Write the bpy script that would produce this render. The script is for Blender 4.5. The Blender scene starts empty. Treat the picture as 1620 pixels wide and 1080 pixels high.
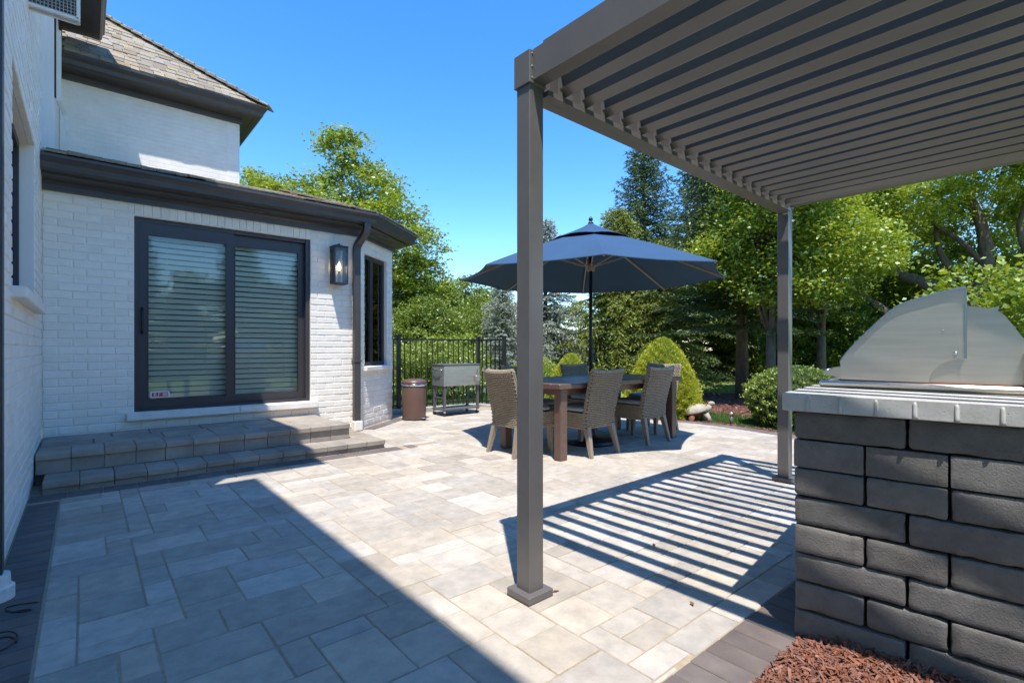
import bpy, math, random
import numpy as np
from mathutils import Vector, Matrix

# ------------------------------------------------------------------ camera, sky, sun, exposure
scn = bpy.context.scene
COL = scn.collection
rad = math.radians
cam_d = bpy.data.cameras.new('camera')
cam_d.sensor_width = 36.0
cam_d.lens = 36.0 * 794 / 1620
cam_d.shift_y = 11 / 1620
cam_d.clip_start = 0.05
cam_d.clip_end = 2000
cam = bpy.data.objects.new('camera', cam_d)
cam.location = (0, 0, 1.10)
cam.rotation_euler = (rad(90), 0, rad(-40.4))
COL.objects.link(cam)
scn.camera = cam

SUN = Vector((0.235, 0.335, -1.0)).normalized()
world = bpy.data.worlds.new('World')
scn.world = world
world.use_nodes = True
wn = world.node_tree
bg = wn.nodes['Background']
sky = wn.nodes.new('ShaderNodeTexSky')
sky.sky_type = 'NISHITA'
sky.sun_disc = False
sky.sun_elevation = rad(67.7)
sky.sun_rotation = math.atan2(-SUN.x, -SUN.y)
sky.altitude = 300
sky.air_density = 1.0
sky.dust_density = 0.0
sky.ozone_density = 3.5
hs = wn.nodes.new('ShaderNodeHueSaturation')
hs.inputs['Hue'].default_value = 0.505
hs.inputs['Saturation'].default_value = 1.3
wn.links.new(sky.outputs[0], hs.inputs['Color'])
wn.links.new(hs.outputs[0], bg.inputs[0])
bg.inputs[1].default_value = 0.15
sun_d = bpy.data.lights.new('sun', 'SUN')
sun_d.energy = 2.95
sun_d.angle = rad(0.5)
sun_d.color = (1.0, 0.975, 0.94)
sun = bpy.data.objects.new('sun', sun_d)
sun.rotation_euler = SUN.to_track_quat('-Z', 'Y').to_euler()
sun.location = (-5, -8, 20)
COL.objects.link(sun)
vs = scn.view_settings
vs.view_transform = 'Standard'
vs.look = 'None'
vs.exposure = 1.30
vs.gamma = 1.0
vs.use_curve_mapping = False
scn.cycles.max_bounces = 10
scn.cycles.transparent_max_bounces = 16

RNG = random.Random(7)
NR = np.random.default_rng(7)

# ------------------------------------------------------------------ materials
MATS = {}
def mat(name, col, rough=0.6, metal=0.0, var=0.0, col2=None, nscale=6.0, detail=6.0, bump=0.0, bscale=40.0,
        objvar=0.0, spec=0.5, aniso=None, stretch=None, bdist=0.01):
    """Principled surface: colour mottled by noise, per-object value shift, noise relief."""
    if name in MATS:
        return MATS[name]
    m = bpy.data.materials.new(name)
    m.use_nodes = True
    nt = m.node_tree
    N, L = nt.nodes, nt.links
    p = N['Principled BSDF']
    p.inputs['Roughness'].default_value = rough
    p.inputs['Metallic'].default_value = metal
    p.inputs['Specular IOR Level'].default_value = spec
    tc = N.new('ShaderNodeTexCoord')
    vec = tc.outputs['Object']
    if stretch:
        mp = N.new('ShaderNodeMapping')
        mp.inputs['Scale'].default_value = stretch
        L.new(vec, mp.inputs[0])
        vec = mp.outputs[0]
    cur = None
    rgb = N.new('ShaderNodeRGB')
    rgb.outputs[0].default_value = (*col, 1)
    cur = rgb.outputs[0]
    oi = N.new('ShaderNodeObjectInfo')
    at = N.new('ShaderNodeAttribute')
    at.attribute_name = 'var'
    add = N.new('ShaderNodeMath'); add.operation = 'ADD'
    L.new(oi.outputs['Random'], add.inputs[0]); L.new(at.outputs['Fac'], add.inputs[1])
    fr = N.new('ShaderNodeMath'); fr.operation = 'FRACT'
    L.new(add.outputs[0], fr.inputs[0])
    if col2 is not None:
        nz = N.new('ShaderNodeTexNoise')
        nz.inputs['Scale'].default_value = nscale
        nz.inputs['Detail'].default_value = detail
        nz.inputs['Roughness'].default_value = 0.62
        off = N.new('ShaderNodeVectorMath'); off.operation = 'ADD'
        cmb = N.new('ShaderNodeCombineXYZ')
        mul = N.new('ShaderNodeMath'); mul.operation = 'MULTIPLY'; mul.inputs[1].default_value = 37.0
        L.new(fr.outputs[0], mul.inputs[0])
        for k in range(3):
            L.new(mul.outputs[0], cmb.inputs[k])
        L.new(vec, off.inputs[0]); L.new(cmb.outputs[0], off.inputs[1])
        L.new(off.outputs[0], nz.inputs['Vector'])
        rp = N.new('ShaderNodeValToRGB')
        rp.color_ramp.elements[0].position = 0.36
        rp.color_ramp.elements[1].position = 0.64
        L.new(nz.outputs['Fac'], rp.inputs[0])
        mx = N.new('ShaderNodeMix'); mx.data_type = 'RGBA'
        L.new(rp.outputs[0], mx.inputs['Factor'])
        L.new(cur, mx.inputs['A'])
        mx.inputs['B'].default_value = (*col2, 1)
        cur = mx.outputs['Result']
    if objvar:
        hv = N.new('ShaderNodeHueSaturation')
        mr = N.new('ShaderNodeMapRange')
        mr.inputs['To Min'].default_value = 1 - objvar
        mr.inputs['To Max'].default_value = 1 + objvar
        L.new(fr.outputs[0], mr.inputs[0])
        L.new(mr.outputs[0], hv.inputs['Value'])
        # a second, decorrelated random value shifts the saturation
        m2 = N.new('ShaderNodeMath'); m2.operation = 'MULTIPLY'; m2.inputs[1].default_value = 13.7
        f2 = N.new('ShaderNodeMath'); f2.operation = 'FRACT'
        L.new(fr.outputs[0], m2.inputs[0]); L.new(m2.outputs[0], f2.inputs[0])
        mr2 = N.new('ShaderNodeMapRange')
        mr2.inputs['To Min'].default_value = 1 - objvar * 1.1
        mr2.inputs['To Max'].default_value = 1 + objvar * 1.1
        L.new(f2.outputs[0], mr2.inputs[0]); L.new(mr2.outputs[0], hv.inputs['Saturation'])
        L.new(cur, hv.inputs['Color'])
        cur = hv.outputs[0]
    L.new(cur, p.inputs['Base Color'])
    if bump:
        nb = N.new('ShaderNodeTexNoise')
        nb.inputs['Scale'].default_value = bscale
        nb.inputs['Detail'].default_value = 8
        nb.inputs['Roughness'].default_value = 0.65
        L.new(vec, nb.inputs['Vector'])
        bn = N.new('ShaderNodeBump')
        bn.inputs['Strength'].default_value = bump
        bn.inputs['Distance'].default_value = bdist
        L.new(nb.outputs['Fac'], bn.inputs['Height'])
        L.new(bn.outputs[0], p.inputs['Normal'])
    MATS[name] = m
    return m

def leafmat(name, col, col2, trans=0.35, gloss=0.06):
    m = bpy.data.materials.new(name)
    m.use_nodes = True
    nt = m.node_tree; N, L = nt.nodes, nt.links
    for n in list(N):
        N.remove(n)
    out = N.new('ShaderNodeOutputMaterial')
    at = N.new('ShaderNodeAttribute'); at.attribute_name = 'var'
    mx = N.new('ShaderNodeMix'); mx.data_type = 'RGBA'
    mx.inputs['A'].default_value = (*col, 1); mx.inputs['B'].default_value = (*col2, 1)
    L.new(at.outputs['Fac'], mx.inputs['Factor'])
    d = N.new('ShaderNodeBsdfDiffuse'); t = N.new('ShaderNodeBsdfTranslucent'); g = N.new('ShaderNodeBsdfGlossy')
    g.inputs['Roughness'].default_value = 0.45
    g.inputs['Color'].default_value = (0.8, 0.9, 0.8, 1)
    L.new(mx.outputs['Result'], d.inputs[0])
    br = N.new('ShaderNodeMix'); br.data_type = 'RGBA'; br.blend_type = 'MULTIPLY'; br.inputs['Factor'].default_value = 1
    L.new(mx.outputs['Result'], br.inputs['A']); br.inputs['B'].default_value = (1.25, 1.15, 0.5, 1)
    L.new(br.outputs['Result'], t.inputs[0])
    m1 = N.new('ShaderNodeMixShader'); m1.inputs[0].default_value = trans
    L.new(d.outputs[0], m1.inputs[1]); L.new(t.outputs[0], m1.inputs[2])
    m2 = N.new('ShaderNodeMixShader'); m2.inputs[0].default_value = gloss
    L.new(m1.outputs[0], m2.inputs[1]); L.new(g.outputs[0], m2.inputs[2])
    L.new(m2.outputs[0], out.inputs[0])
    return m

def glassmat(name, tint=(0.85, 0.92, 0.9), ior=1.55, boost=1.0):
    m = bpy.data.materials.new(name)
    m.use_nodes = True
    nt = m.node_tree; N, L = nt.nodes, nt.links
    for n in list(N):
        N.remove(n)
    out = N.new('ShaderNodeOutputMaterial')
    tr = N.new('ShaderNodeBsdfTransparent'); tr.inputs[0].default_value = (*tint, 1)
    gl = N.new('ShaderNodeBsdfGlossy'); gl.inputs['Roughness'].default_value = 0.0
    fr = N.new('ShaderNodeFresnel'); fr.inputs[0].default_value = ior
    mu = N.new('ShaderNodeMath'); mu.operation = 'MULTIPLY'; mu.inputs[1].default_value = boost; mu.use_clamp = True
    L.new(fr.outputs[0], mu.inputs[0])
    mx = N.new('ShaderNodeMixShader')
    L.new(mu.outputs[0], mx.inputs[0]); L.new(tr.outputs[0], mx.inputs[1]); L.new(gl.outputs[0], mx.inputs[2])
    L.new(mx.outputs[0], out.inputs[0])
    return m

def brickpaint(name):
    """White painted brick too far to build piece by piece: relief of courses from a brick pattern."""
    m = mat(name, (0.84, 0.78, 0.68), rough=0.55, col2=(0.77, 0.71, 0.62), nscale=3.0)
    nt = m.node_tree; N, L = nt.nodes, nt.links
    p = N['Principled BSDF']
    tc = N.new('ShaderNodeTexCoord')
    sp = N.new('ShaderNodeSeparateXYZ'); L.new(tc.outputs['Object'], sp.inputs[0])
    ad = N.new('ShaderNodeMath'); ad.operation = 'ADD'
    L.new(sp.outputs[0], ad.inputs[0]); L.new(sp.outputs[1], ad.inputs[1])
    cb = N.new('ShaderNodeCombineXYZ'); L.new(ad.outputs[0], cb.inputs[0]); L.new(sp.outputs[2], cb.inputs[1])
    bt = N.new('ShaderNodeTexBrick')
    bt.inputs['Scale'].default_value = 1.0
    bt.inputs['Brick Width'].default_value = 0.215
    bt.inputs['Row Height'].default_value = 0.077
    bt.inputs['Mortar Size'].default_value = 0.006
    bt.inputs['Mortar Smooth'].default_value = 0.4
    L.new(cb.outputs[0], bt.inputs['Vector'])
    b1 = N.new('ShaderNodeBump'); b1.invert = True
    b1.inputs['Strength'].default_value = 0.6; b1.inputs['Distance'].default_value = 0.008
    L.new(bt.outputs['Fac'], b1.inputs['Height'])
    nz = N.new('ShaderNodeTexNoise'); nz.inputs['Scale'].default_value = 45; nz.inputs['Detail'].default_value = 6
    b2 = N.new('ShaderNodeBump'); b2.inputs['Strength'].default_value = 0.35; b2.inputs['Distance'].default_value = 0.006
    L.new(tc.outputs['Object'], nz.inputs['Vector']); L.new(nz.outputs['Fac'], b2.inputs['Height'])
    L.new(b1.outputs[0], b2.inputs['Normal']); L.new(b2.outputs[0], p.inputs['Normal'])
    return m

M_BRICK = mat('painted_brick', (0.86, 0.795, 0.69), rough=0.5, col2=(0.80, 0.735, 0.635), nscale=5, objvar=0.03, bump=0.55, bscale=42, bdist=0.008)
M_BRICKFAR = brickpaint('painted_brick_far')
M_MORTAR = mat('painted_mortar', (0.80, 0.74, 0.645), rough=0.7, bump=0.4, bscale=60)
M_WHITE = mat('white_stone_sill', (0.82, 0.765, 0.68), rough=0.6, col2=(0.72, 0.67, 0.59), nscale=9, bump=0.2, bscale=60)
M_BRONZE = mat('bronze_metal', (0.062, 0.055, 0.052), rough=0.42, col2=(0.05, 0.045, 0.043), nscale=4)
M_DOOR = mat('door_frame_dark', (0.042, 0.037, 0.040), rough=0.4)
M_PERG = mat('pergola_powder_coat', (0.136, 0.123, 0.114), rough=0.36, col2=(0.120, 0.109, 0.101), nscale=5, bump=0.05, bscale=400, bdist=0.002)
M_LOUV = mat('pergola_coat_bounce_lit', (0.180, 0.165, 0.152), rough=0.34, col2=(0.160, 0.147, 0.136), nscale=3, stretch=(1, .2, 1))  # pergola coat lightened for the louvers: ground bounce light put into the colour
M_PAVER = mat('stone_paver', (0.500, 0.432, 0.350), rough=0.8, col2=(0.385, 0.338, 0.280), nscale=11.0, detail=14, objvar=0.17, bump=0.9, bscale=85, bdist=0.004)
M_JOINT = mat('joint_sand', (0.40, 0.31, 0.205), rough=0.95, col2=(0.30, 0.24, 0.165), nscale=40, bump=0.5, bscale=200, bdist=0.004)
M_DARKPAVER = mat('charcoal_paver', (0.175, 0.138, 0.117), rough=0.8, col2=(0.125, 0.10, 0.088), nscale=5, objvar=0.13, bump=0.5, bscale=90, bdist=0.004)
M_STEP = mat('step_block', (0.38, 0.325, 0.26), rough=0.85, col2=(0.29, 0.25, 0.205), nscale=4, objvar=0.12, bump=0.6, bscale=80, bdist=0.005)
M_BLOCK = mat('tumbled_block', (0.165, 0.151, 0.132), rough=0.72, col2=(0.118, 0.108, 0.096), nscale=14, detail=12, objvar=0.16, bump=0.8, bscale=130, bdist=0.004)
M_COUNTER = mat('cast_counter', (0.52, 0.50, 0.45), rough=0.6, col2=(0.44, 0.42, 0.375), nscale=9, bump=0.25, bscale=120, bdist=0.004)
M_STEEL = mat('brushed_steel', (0.84, 0.73, 0.58), rough=0.40, metal=1.0, col2=(0.74, 0.635, 0.50), nscale=2.5, bump=0.06, bscale=90, stretch=(1, 1, 14), bdist=0.002)
M_STEEL2 = mat('polished_tub_steel', (0.52, 0.48, 0.42), rough=0.36, metal=0.75, col2=(0.45, 0.415, 0.365), nscale=3, stretch=(1, 1, 8))
M_CHROME = mat('chrome', (0.7, 0.7, 0.7), rough=0.15, metal=1.0)
M_SHAKE = mat('cedar_shake', (0.33, 0.265, 0.18), rough=0.9, col2=(0.215, 0.175, 0.125), nscale=8, objvar=0.22, bump=0.6, bscale=30, stretch=(6, 1, 1))
M_WICKER = mat('wicker', (0.46, 0.37, 0.25), rough=0.5, col2=(0.25, 0.195, 0.13), nscale=60)
M_WICKERBACK = mat('wicker_core', (0.035, 0.026, 0.019), rough=0.8)
M_LEGWOOD = mat('weathered_leg', (0.31, 0.245, 0.175), rough=0.6, col2=(0.23, 0.18, 0.13), nscale=18, stretch=(6, 6, 1))
M_CUSHION = mat('cushion_fabric', (0.42, 0.46, 0.45), rough=0.9, bump=0.25, bscale=400, bdist=0.002)
M_TABLE = mat('brown_table', (0.145, 0.082, 0.062), rough=0.36, col2=(0.115, 0.066, 0.052), nscale=10, stretch=(2, 14, 2))
M_NAVY = mat('navy_canvas', (0.022, 0.068, 0.142), rough=0.8, col2=(0.019, 0.060, 0.126), nscale=3, bump=0.12, bscale=500, bdist=0.001)
M_RIB = mat('umbrella_rib', (0.33, 0.26, 0.20), rough=0.4)
M_BLACK = mat('black_metal', (0.013, 0.013, 0.014), rough=0.4)
M_RUBBER = mat('dark_rubber', (0.03, 0.03, 0.03), rough=0.7)
M_CAN = mat('copper_brown_can', (0.135, 0.075, 0.055), rough=0.4, metal=0.1, col2=(0.12, 0.066, 0.048), nscale=3)
M_GREY = mat('grey_leg_metal', (0.105, 0.1, 0.095), rough=0.45)
M_SLAT = mat('blind_slat', (0.90, 0.87, 0.77), rough=0.5)
M_ROOM = mat('room_paint', (0.35, 0.34, 0.32), rough=0.9)
M_RED = mat('sticker_red', (0.42, 0.015, 0.03), rough=0.5)
M_PAPER = mat('sticker_white', (0.8, 0.8, 0.8), rough=0.5)
M_MULCH = mat('red_mulch', (0.27, 0.112, 0.066), rough=0.9, col2=(0.15, 0.060, 0.038), nscale=14, objvar=0.19)
M_MULCHBED = mat('mulch_soil', (0.085, 0.038, 0.024), rough=0.95, col2=(0.15, 0.06, 0.036), nscale=22, bump=0.9, bscale=40, bdist=0.03)
M_LAWN = mat('lawn_grass', (0.21, 0.27, 0.05), rough=0.9, col2=(0.13, 0.19, 0.03), nscale=1.3, bump=0.8, bscale=60, bdist=0.03)
M_BARK = mat('bark', (0.17, 0.125, 0.082), rough=0.9, col2=(0.09, 0.068, 0.048), nscale=12, bump=0.9, bscale=18, bdist=0.03, stretch=(1, 1, 0.35))
M_STONE = mat('statue_stone', (0.48, 0.42, 0.32), rough=0.85, col2=(0.30, 0.26, 0.20), nscale=14, bump=0.5, bscale=60)
M_RUST = mat('statue_rust', (0.23, 0.085, 0.045), rough=0.85, col2=(0.13, 0.05, 0.03), nscale=14)
M_WIRE = mat('wire_mesh', (0.35, 0.31, 0.26), rough=0.6)
M_GLASS = glassmat('window_glass', (0.95, 0.98, 0.95), 1.55, 1.1)
M_LGLASS = glassmat('lantern_glass', (0.93, 0.94, 0.94), 1.45, 1.0)

def stain(m, scale, amount, lo=0.42, hi=0.68, tint=(0.62, 0.58, 0.52)):
    """broad soiling that runs across neighbouring pieces"""
    nt = m.node_tree; N, L = nt.nodes, nt.links
    p = N['Principled BSDF']; src = p.inputs['Base Color'].links[0].from_socket
    ge = N.new('ShaderNodeNewGeometry'); nz = N.new('ShaderNodeTexNoise')
    nz.inputs['Scale'].default_value = scale; nz.inputs['Detail'].default_value = 7; nz.inputs['Roughness'].default_value = 0.6
    L.new(ge.outputs['Position'], nz.inputs['Vector'])
    mr = N.new('ShaderNodeMapRange'); mr.inputs['From Min'].default_value = lo; mr.inputs['From Max'].default_value = hi
    mr.inputs['To Max'].default_value = amount
    L.new(nz.outputs['Fac'], mr.inputs[0])
    mx = N.new('ShaderNodeMix'); mx.data_type = 'RGBA'; mx.blend_type = 'MULTIPLY'
    L.new(mr.outputs[0], mx.inputs['Factor']); L.new(src, mx.inputs['A']); mx.inputs['B'].default_value = (*tint, 1)
    L.new(mx.outputs['Result'], p.inputs['Base Color'])
def pits(m, scale, depth):
    """small blowholes in cast stone"""
    nt = m.node_tree; N, L = nt.nodes, nt.links
    p = N['Principled BSDF']; src = p.inputs['Normal'].links[0].from_socket
    tc = N.new('ShaderNodeTexCoord'); vo = N.new('ShaderNodeTexVoronoi'); vo.inputs['Scale'].default_value = scale
    L.new(tc.outputs['Object'], vo.inputs['Vector'])
    nz = N.new('ShaderNodeTexNoise'); nz.inputs['Scale'].default_value = scale * .25
    L.new(tc.outputs['Object'], nz.inputs['Vector'])
    th = N.new('ShaderNodeMapRange'); th.inputs['From Min'].default_value = .45; th.inputs['From Max'].default_value = .7; th.inputs['To Max'].default_value = .33
    L.new(nz.outputs['Fac'], th.inputs[0])
    lt = N.new('ShaderNodeMath'); lt.operation = 'DIVIDE'; lt.use_clamp = True
    L.new(vo.outputs['Distance'], lt.inputs[0]); L.new(th.outputs[0], lt.inputs[1])
    bn = N.new('ShaderNodeBump'); bn.inputs['Strength'].default_value = 1.0; bn.inputs['Distance'].default_value = depth
    L.new(lt.outputs[0], bn.inputs['Height']); L.new(src, bn.inputs['Normal']); L.new(bn.outputs[0], p.inputs['Normal'])
stain(M_PAVER, 1.1, 0.4); stain(M_PAVER, 9.0, 0.3, 0.5, 0.75)
stain(M_STEP, 3.0, 0.6); stain(M_DARKPAVER, 2.0, 0.5)
stain(M_BRICK, 1.2, 0.22, 0.45, 0.75, (0.8, 0.74, 0.64)); stain(M_COUNTER, 6.0, 0.4); stain(M_PERG, 3.0, 0.18, .45, .8)
pits(M_BLOCK, 90, 0.004); pits(M_COUNTER, 110, 0.003)

# ------------------------------------------------------------------ mesh builder
class MB:
    def __init__(self):
        self.v = []; self.f = []; self.var = []; self.cur = 0.0; self.smooth = False
    def face(self, pts):
        i = len(self.v); self.v.extend(tuple(p) for p in pts); self.f.append(tuple(range(i, i + len(pts)))); self.var.append(self.cur)
    def addm(self, verts, faces):
        i = len(self.v); self.v.extend(tuple(p) for p in verts)
        for f in faces:
            self.f.append(tuple(i + k for k in f)); self.var.append(self.cur)
        return self
    def box(self, x0, x1, y0, y1, z0, z1, M=None):
        P = [Vector((x, y, z)) for z in (z0, z1) for y in (y0, y1) for x in (x0, x1)]
        if M is not None:
            P = [M @ p for p in P]
        return self.addm(P, [(0, 2, 3, 1), (4, 5, 7, 6), (0, 1, 5, 4), (2, 6, 7, 3), (0, 4, 6, 2), (1, 3, 7, 5)])
    def cbox(self, sx, sy, sz, c, M=None):
        """box centred on the origin with chamfered edges"""
        h = (sx / 2, sy / 2, sz / 2)
        idx = {}; V = []
        for s in [(a, b, d) for a in (-1, 1) for b in (-1, 1) for d in (-1, 1)]:
            for ax in range(3):
                p = [s[k] * (h[k] if k == ax else h[k] - c) for k in range(3)]
                idx[(s, ax)] = len(V); V.append(Vector(p))
        F = []
        for ax in range(3):
            o = [k for k in range(3) if k != ax]
            for sg in (-1, 1):
                q = []
                for a, b in ((-1, -1), (1, -1), (1, 1), (-1, 1)):
                    s = [0, 0, 0]; s[ax] = sg; s[o[0]] = a; s[o[1]] = b
                    q.append(idx[(tuple(s), ax)])
                F.append(q)
        for ax in range(3):            # edges parallel to ax
            o = [k for k in range(3) if k != ax]
            for a in (-1, 1):
                for b in (-1, 1):
                    s0 = [0, 0, 0]; s0[ax] = -1; s0[o[0]] = a; s0[o[1]] = b
                    s1 = list(s0); s1[ax] = 1
                    F.append([idx[(tuple(s0), o[0])], idx[(tuple(s1), o[0])], idx[(tuple(s1), o[1])], idx[(tuple(s0), o[1])]])
        for s in [(a, b, d) for a in (-1, 1) for b in (-1, 1) for d in (-1, 1)]:
            F.append([idx[(s, 0)], idx[(s, 1)], idx[(s, 2)]])
        FF = []
        for q in F:
            n = (V[q[1]] - V[q[0]]).cross(V[q[2]] - V[q[0]])
            cc = sum((V[k] for k in q), Vector()) / len(q)
            FF.append(tuple(q) if n.dot(cc) > 0 else tuple(reversed(q)))
        if M is not None:
            V = [M @ p for p in V]
        return self.addm(V, FF)
    def bar(self, p0, p1, w, d=None, up=(0, 0, 1), c=None):
        """rectangular bar between two points"""
        p0 = Vector(p0); p1 = Vector(p1); d = d or w
        ax = (p1 - p0); ln = ax.length; ax.normalize()
        u = Vector(up)
        if abs(ax.dot(u)) > 0.98:
            u = Vector((0, 1, 0))
        sx = ax.cross(u).normalized(); sy = sx.cross(ax).normalized()
        M = Matrix((( sx.x, ax.x, sy.x, 0), (sx.y, ax.y, sy.y, 0), (sx.z, ax.z, sy.z, 0), (0, 0, 0, 1)))
        M.translation = (p0 + p1) / 2
        if c:
            return self.cbox(w, ln, d, c, M)
        return self.box(-w / 2, w / 2, -ln / 2, ln / 2, -d / 2, d / 2, M)
    def tube(self, pts, radii, n=8, caps=True):
        pts = [Vector(p) for p in pts]
        if not hasattr(radii, '__len__'):
            radii = [radii] * len(pts)
        base = len(self.v); prev = None
        for i, p in enumerate(pts):
            t = (pts[min(i + 1, len(pts) - 1)] - pts[max(i - 1, 0)]).normalized()
            if prev is None:
                u = t.orthogonal().normalized()
            else:
                u = (prev - t * prev.dot(t)).normalized()
            prev = u; w = t.cross(u)
            for k in range(n):
                a = 2 * math.pi * k / n
                self.v.append(tuple(p + (u * math.cos(a) + w * math.sin(a)) * radii[i]))
        for i in range(len(pts) - 1):
            for k in range(n):
                a = base + i * n + k; b = base + i * n + (k + 1) % n
                self.f.append((a, b, b + n, a + n)); self.var.append(self.cur)
        if caps:
            self.f.append(tuple(base + k for k in reversed(range(n)))); self.var.append(self.cur)
            e = base + (len(pts) - 1) * n
            self.f.append(tuple(e + k for k in range(n))); self.var.append(self.cur)
        return self
    def lathe(self, prof, n=24, c=(0, 0)):
        base = len(self.v)
        for r, z in prof:
            for k in range(n):
                a = 2 * math.pi * k / n
                self.v.append((c[0] + r * math.cos(a), c[1] + r * math.sin(a), z))
        for i in range(len(prof) - 1):
            for k in range(n):
                a = base + i * n + k; b = base + i * n + (k + 1) % n
                self.f.append((a, b, b + n, a + n)); self.var.append(self.cur)
        return self
    def prism(self, poly, z0, z1):
        n = len(poly)
        V = [(p[0], p[1], z0) for p in poly] + [(p[0], p[1], z1) for p in poly]
        F = [tuple(reversed(range(n))), tuple(range(n, 2 * n))] + [(k, (k + 1) % n, n + (k + 1) % n, n + k) for k in range(n)]
        return self.addm(V, F)
    def sweep(self, prof, path, closed_ends=True):
        """profile (offset outward to the right of travel, z) swept along a plan path with mitres"""
        P = [Vector((p[0], p[1])) for p in path]; n = len(prof); base = len(self.v)
        for i, p in enumerate(P):
            d0 = (P[i] - P[i - 1]).normalized() if i else (P[1] - P[0]).normalized()
            d1 = (P[i + 1] - P[i]).normalized() if i < len(P) - 1 else d0
            n0 = Vector((d0.y, -d0.x)); n1 = Vector((d1.y, -d1.x))
            m = (n0 + n1); m = m / max(0.2, m.dot(n0))
            for o, z in prof:
                q = p + m * o
                self.v.append((q.x, q.y, z))
        for i in range(len(P) - 1):
            for k in range(n):
                a = base + i * n + k; b = base + i * n + (k + 1) % n
                self.f.append((a, a + n, b + n, b)); self.var.append(self.cur)
        if closed_ends:
            self.f.append(tuple(base + k for k in range(n))); self.var.append(self.cur)
            e = base + (len(P) - 1) * n
            self.f.append(tuple(e + k for k in reversed(range(n)))); self.var.append(self.cur)
        return self
    def mesh(self, name, material, smooth=False):
        me = bpy.data.meshes.new(name)
        me.from_pydata(self.v, [], self.f)
        if any(self.var):
            a = me.attributes.new('var', 'FLOAT', 'FACE')
            a.data.foreach_set('value', np.array(self.var, dtype=np.float32))
        if material:
            me.materials.append(material)
        if smooth:
            me.polygons.foreach_set('use_smooth', [True] * len(me.polygons))
        me.update()
        return me
    def build(self, name, material, parent=None, smooth=False, loc=None, rz=0.0):
        return link(name, self.mesh(name, material, smooth), parent, loc, rz)

def link(name, me, parent=None, loc=None, rz=0.0, scale=None):
    o = bpy.data.objects.new(name, me)
    COL.objects.link(o)
    if parent is not None:
        o.parent = parent
    if loc is not None:
        o.location = loc
    if rz:
        o.rotation_euler = (0, 0, rz)
    if scale is not None:
        o.scale = scale
    return o

def empty(name, loc=(0, 0, 0), rz=0.0):
    o = bpy.data.objects.new(name, None)
    o.empty_display_size = 0.1
    COL.objects.link(o)
    o.location = loc
    o.rotation_euler = (0, 0, rz)
    return o

def tag(o, label=None, cat=None, group=None, kind=None):
    if label: o['label'] = label
    if cat: o['category'] = cat
    if group: o['group'] = group
    if kind: o['kind'] = kind
    return o

def copy_tree(o, parent=None):
    c = o.copy(); COL.objects.link(c); c.parent = parent
    for ch in o.children:
        copy_tree(ch, c)
    return c

def np_mesh(name, V, nper, material, var=None, smooth=False):
    """V: (N, nper, 3) separate polygons"""
    N = len(V)
    me = bpy.data.meshes.new(name)
    me.vertices.add(N * nper)
    me.vertices.foreach_set('co', V.astype(np.float32).ravel())
    me.loops.add(N * nper)
    me.loops.foreach_set('vertex_index', np.arange(N * nper, dtype=np.int32))
    me.polygons.add(N)
    me.polygons.foreach_set('loop_start', np.arange(0, N * nper, nper, dtype=np.int32))
    me.polygons.foreach_set('loop_total', np.full(N, nper, dtype=np.int32))
    if var is not None:
        a = me.attributes.new('var', 'FLOAT', 'FACE')
        a.data.foreach_set('value', var.astype(np.float32))
    me.materials.append(material)
    me.update(calc_edges=True)
    return me

def in_view(x, y, z):
    """rough size weight of a small piece in the picture (used only to choose which pieces stay separate)"""
    F = (math.sin(rad(40.4)), math.cos(rad(40.4))); R = (F[1], -F[0])
    d = x * F[0] + y * F[1]
    if d < 0.3:
        return 0
    a = (x * R[0] + y * R[1]) / d; b = (z - 1.1) / d
    if abs(a) > 1.08 or b < -0.72 or b > 0.75:
        return 0
    return 1 / d ** 2

# ------------------------------------------------------------------ ground
g = MB()
n = 96
ring = [(5 + 220 * math.cos(2 * math.pi * k / n), 5 + 220 * math.sin(2 * math.pi * k / n), -0.09) for k in range(n)]
g.face(ring)
tag(g.build('lawn', M_LAWN), kind='structure')

RIGHT = [(6.05, 0.80), (6.55, 1.60), (6.85, 2.45), (6.98, 3.10), (7.03, 3.60), (6.98, 4.10), (6.80, 4.70), (6.50, 5.50), (6.15, 6.30), (5.80, 7.00)]
OUT = [(-0.33, -1.6), (4.2, -1.6)] + RIGHT + [(5.75, 7.62), (3.4, 7.62), (-0.33, 7.62)]
base = MB(); base.prism(OUT, -0.16, -0.004)
patio = tag(base.build('patio', M_JOINT), kind='structure')

def clip(poly, conv):
    """Sutherland-Hodgman against a convex counter-clockwise outline"""
    out = poly
    for i in range(len(conv)):
        a, b = conv[i], conv[(i + 1) % len(conv)]
        src, out = out, []
        if not src:
            break
        def side(p):
            return (b[0] - a[0]) * (p[1] - a[1]) - (b[1] - a[1]) * (p[0] - a[0])
        for k in range(len(src)):
            p, q = src[k], src[(k + 1) % len(src)]
            sp, sq = side(p), side(q)
            if sp >= 0:
                out.append(p)
            if (sp >= 0) != (sq >= 0):
                t = sp / (sp - sq)
                out.append((p[0] + (q[0] - p[0]) * t, p[1] + (q[1] - p[1]) * t))
    return out

def inset_right(w):
    pts = []
    for i, p in enumerate(RIGHT):
        q0 = Vector(RIGHT[max(i - 1, 0)]); q1 = Vector(RIGHT[min(i + 1, len(RIGHT) - 1)])
        d = (q1 - q0).normalized(); nn = Vector((-d.y, d.x))
        pts.append((p[0] + nn.x * w, p[1] + nn.y * w))
    return pts
BW = 0.21
IN_R = inset_right(BW)
FIELD = [(-0.135, -1.4), (4.0, -1.4)] + IN_R + [(5.2, 7.5), (-0.135, 7.5)]

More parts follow.
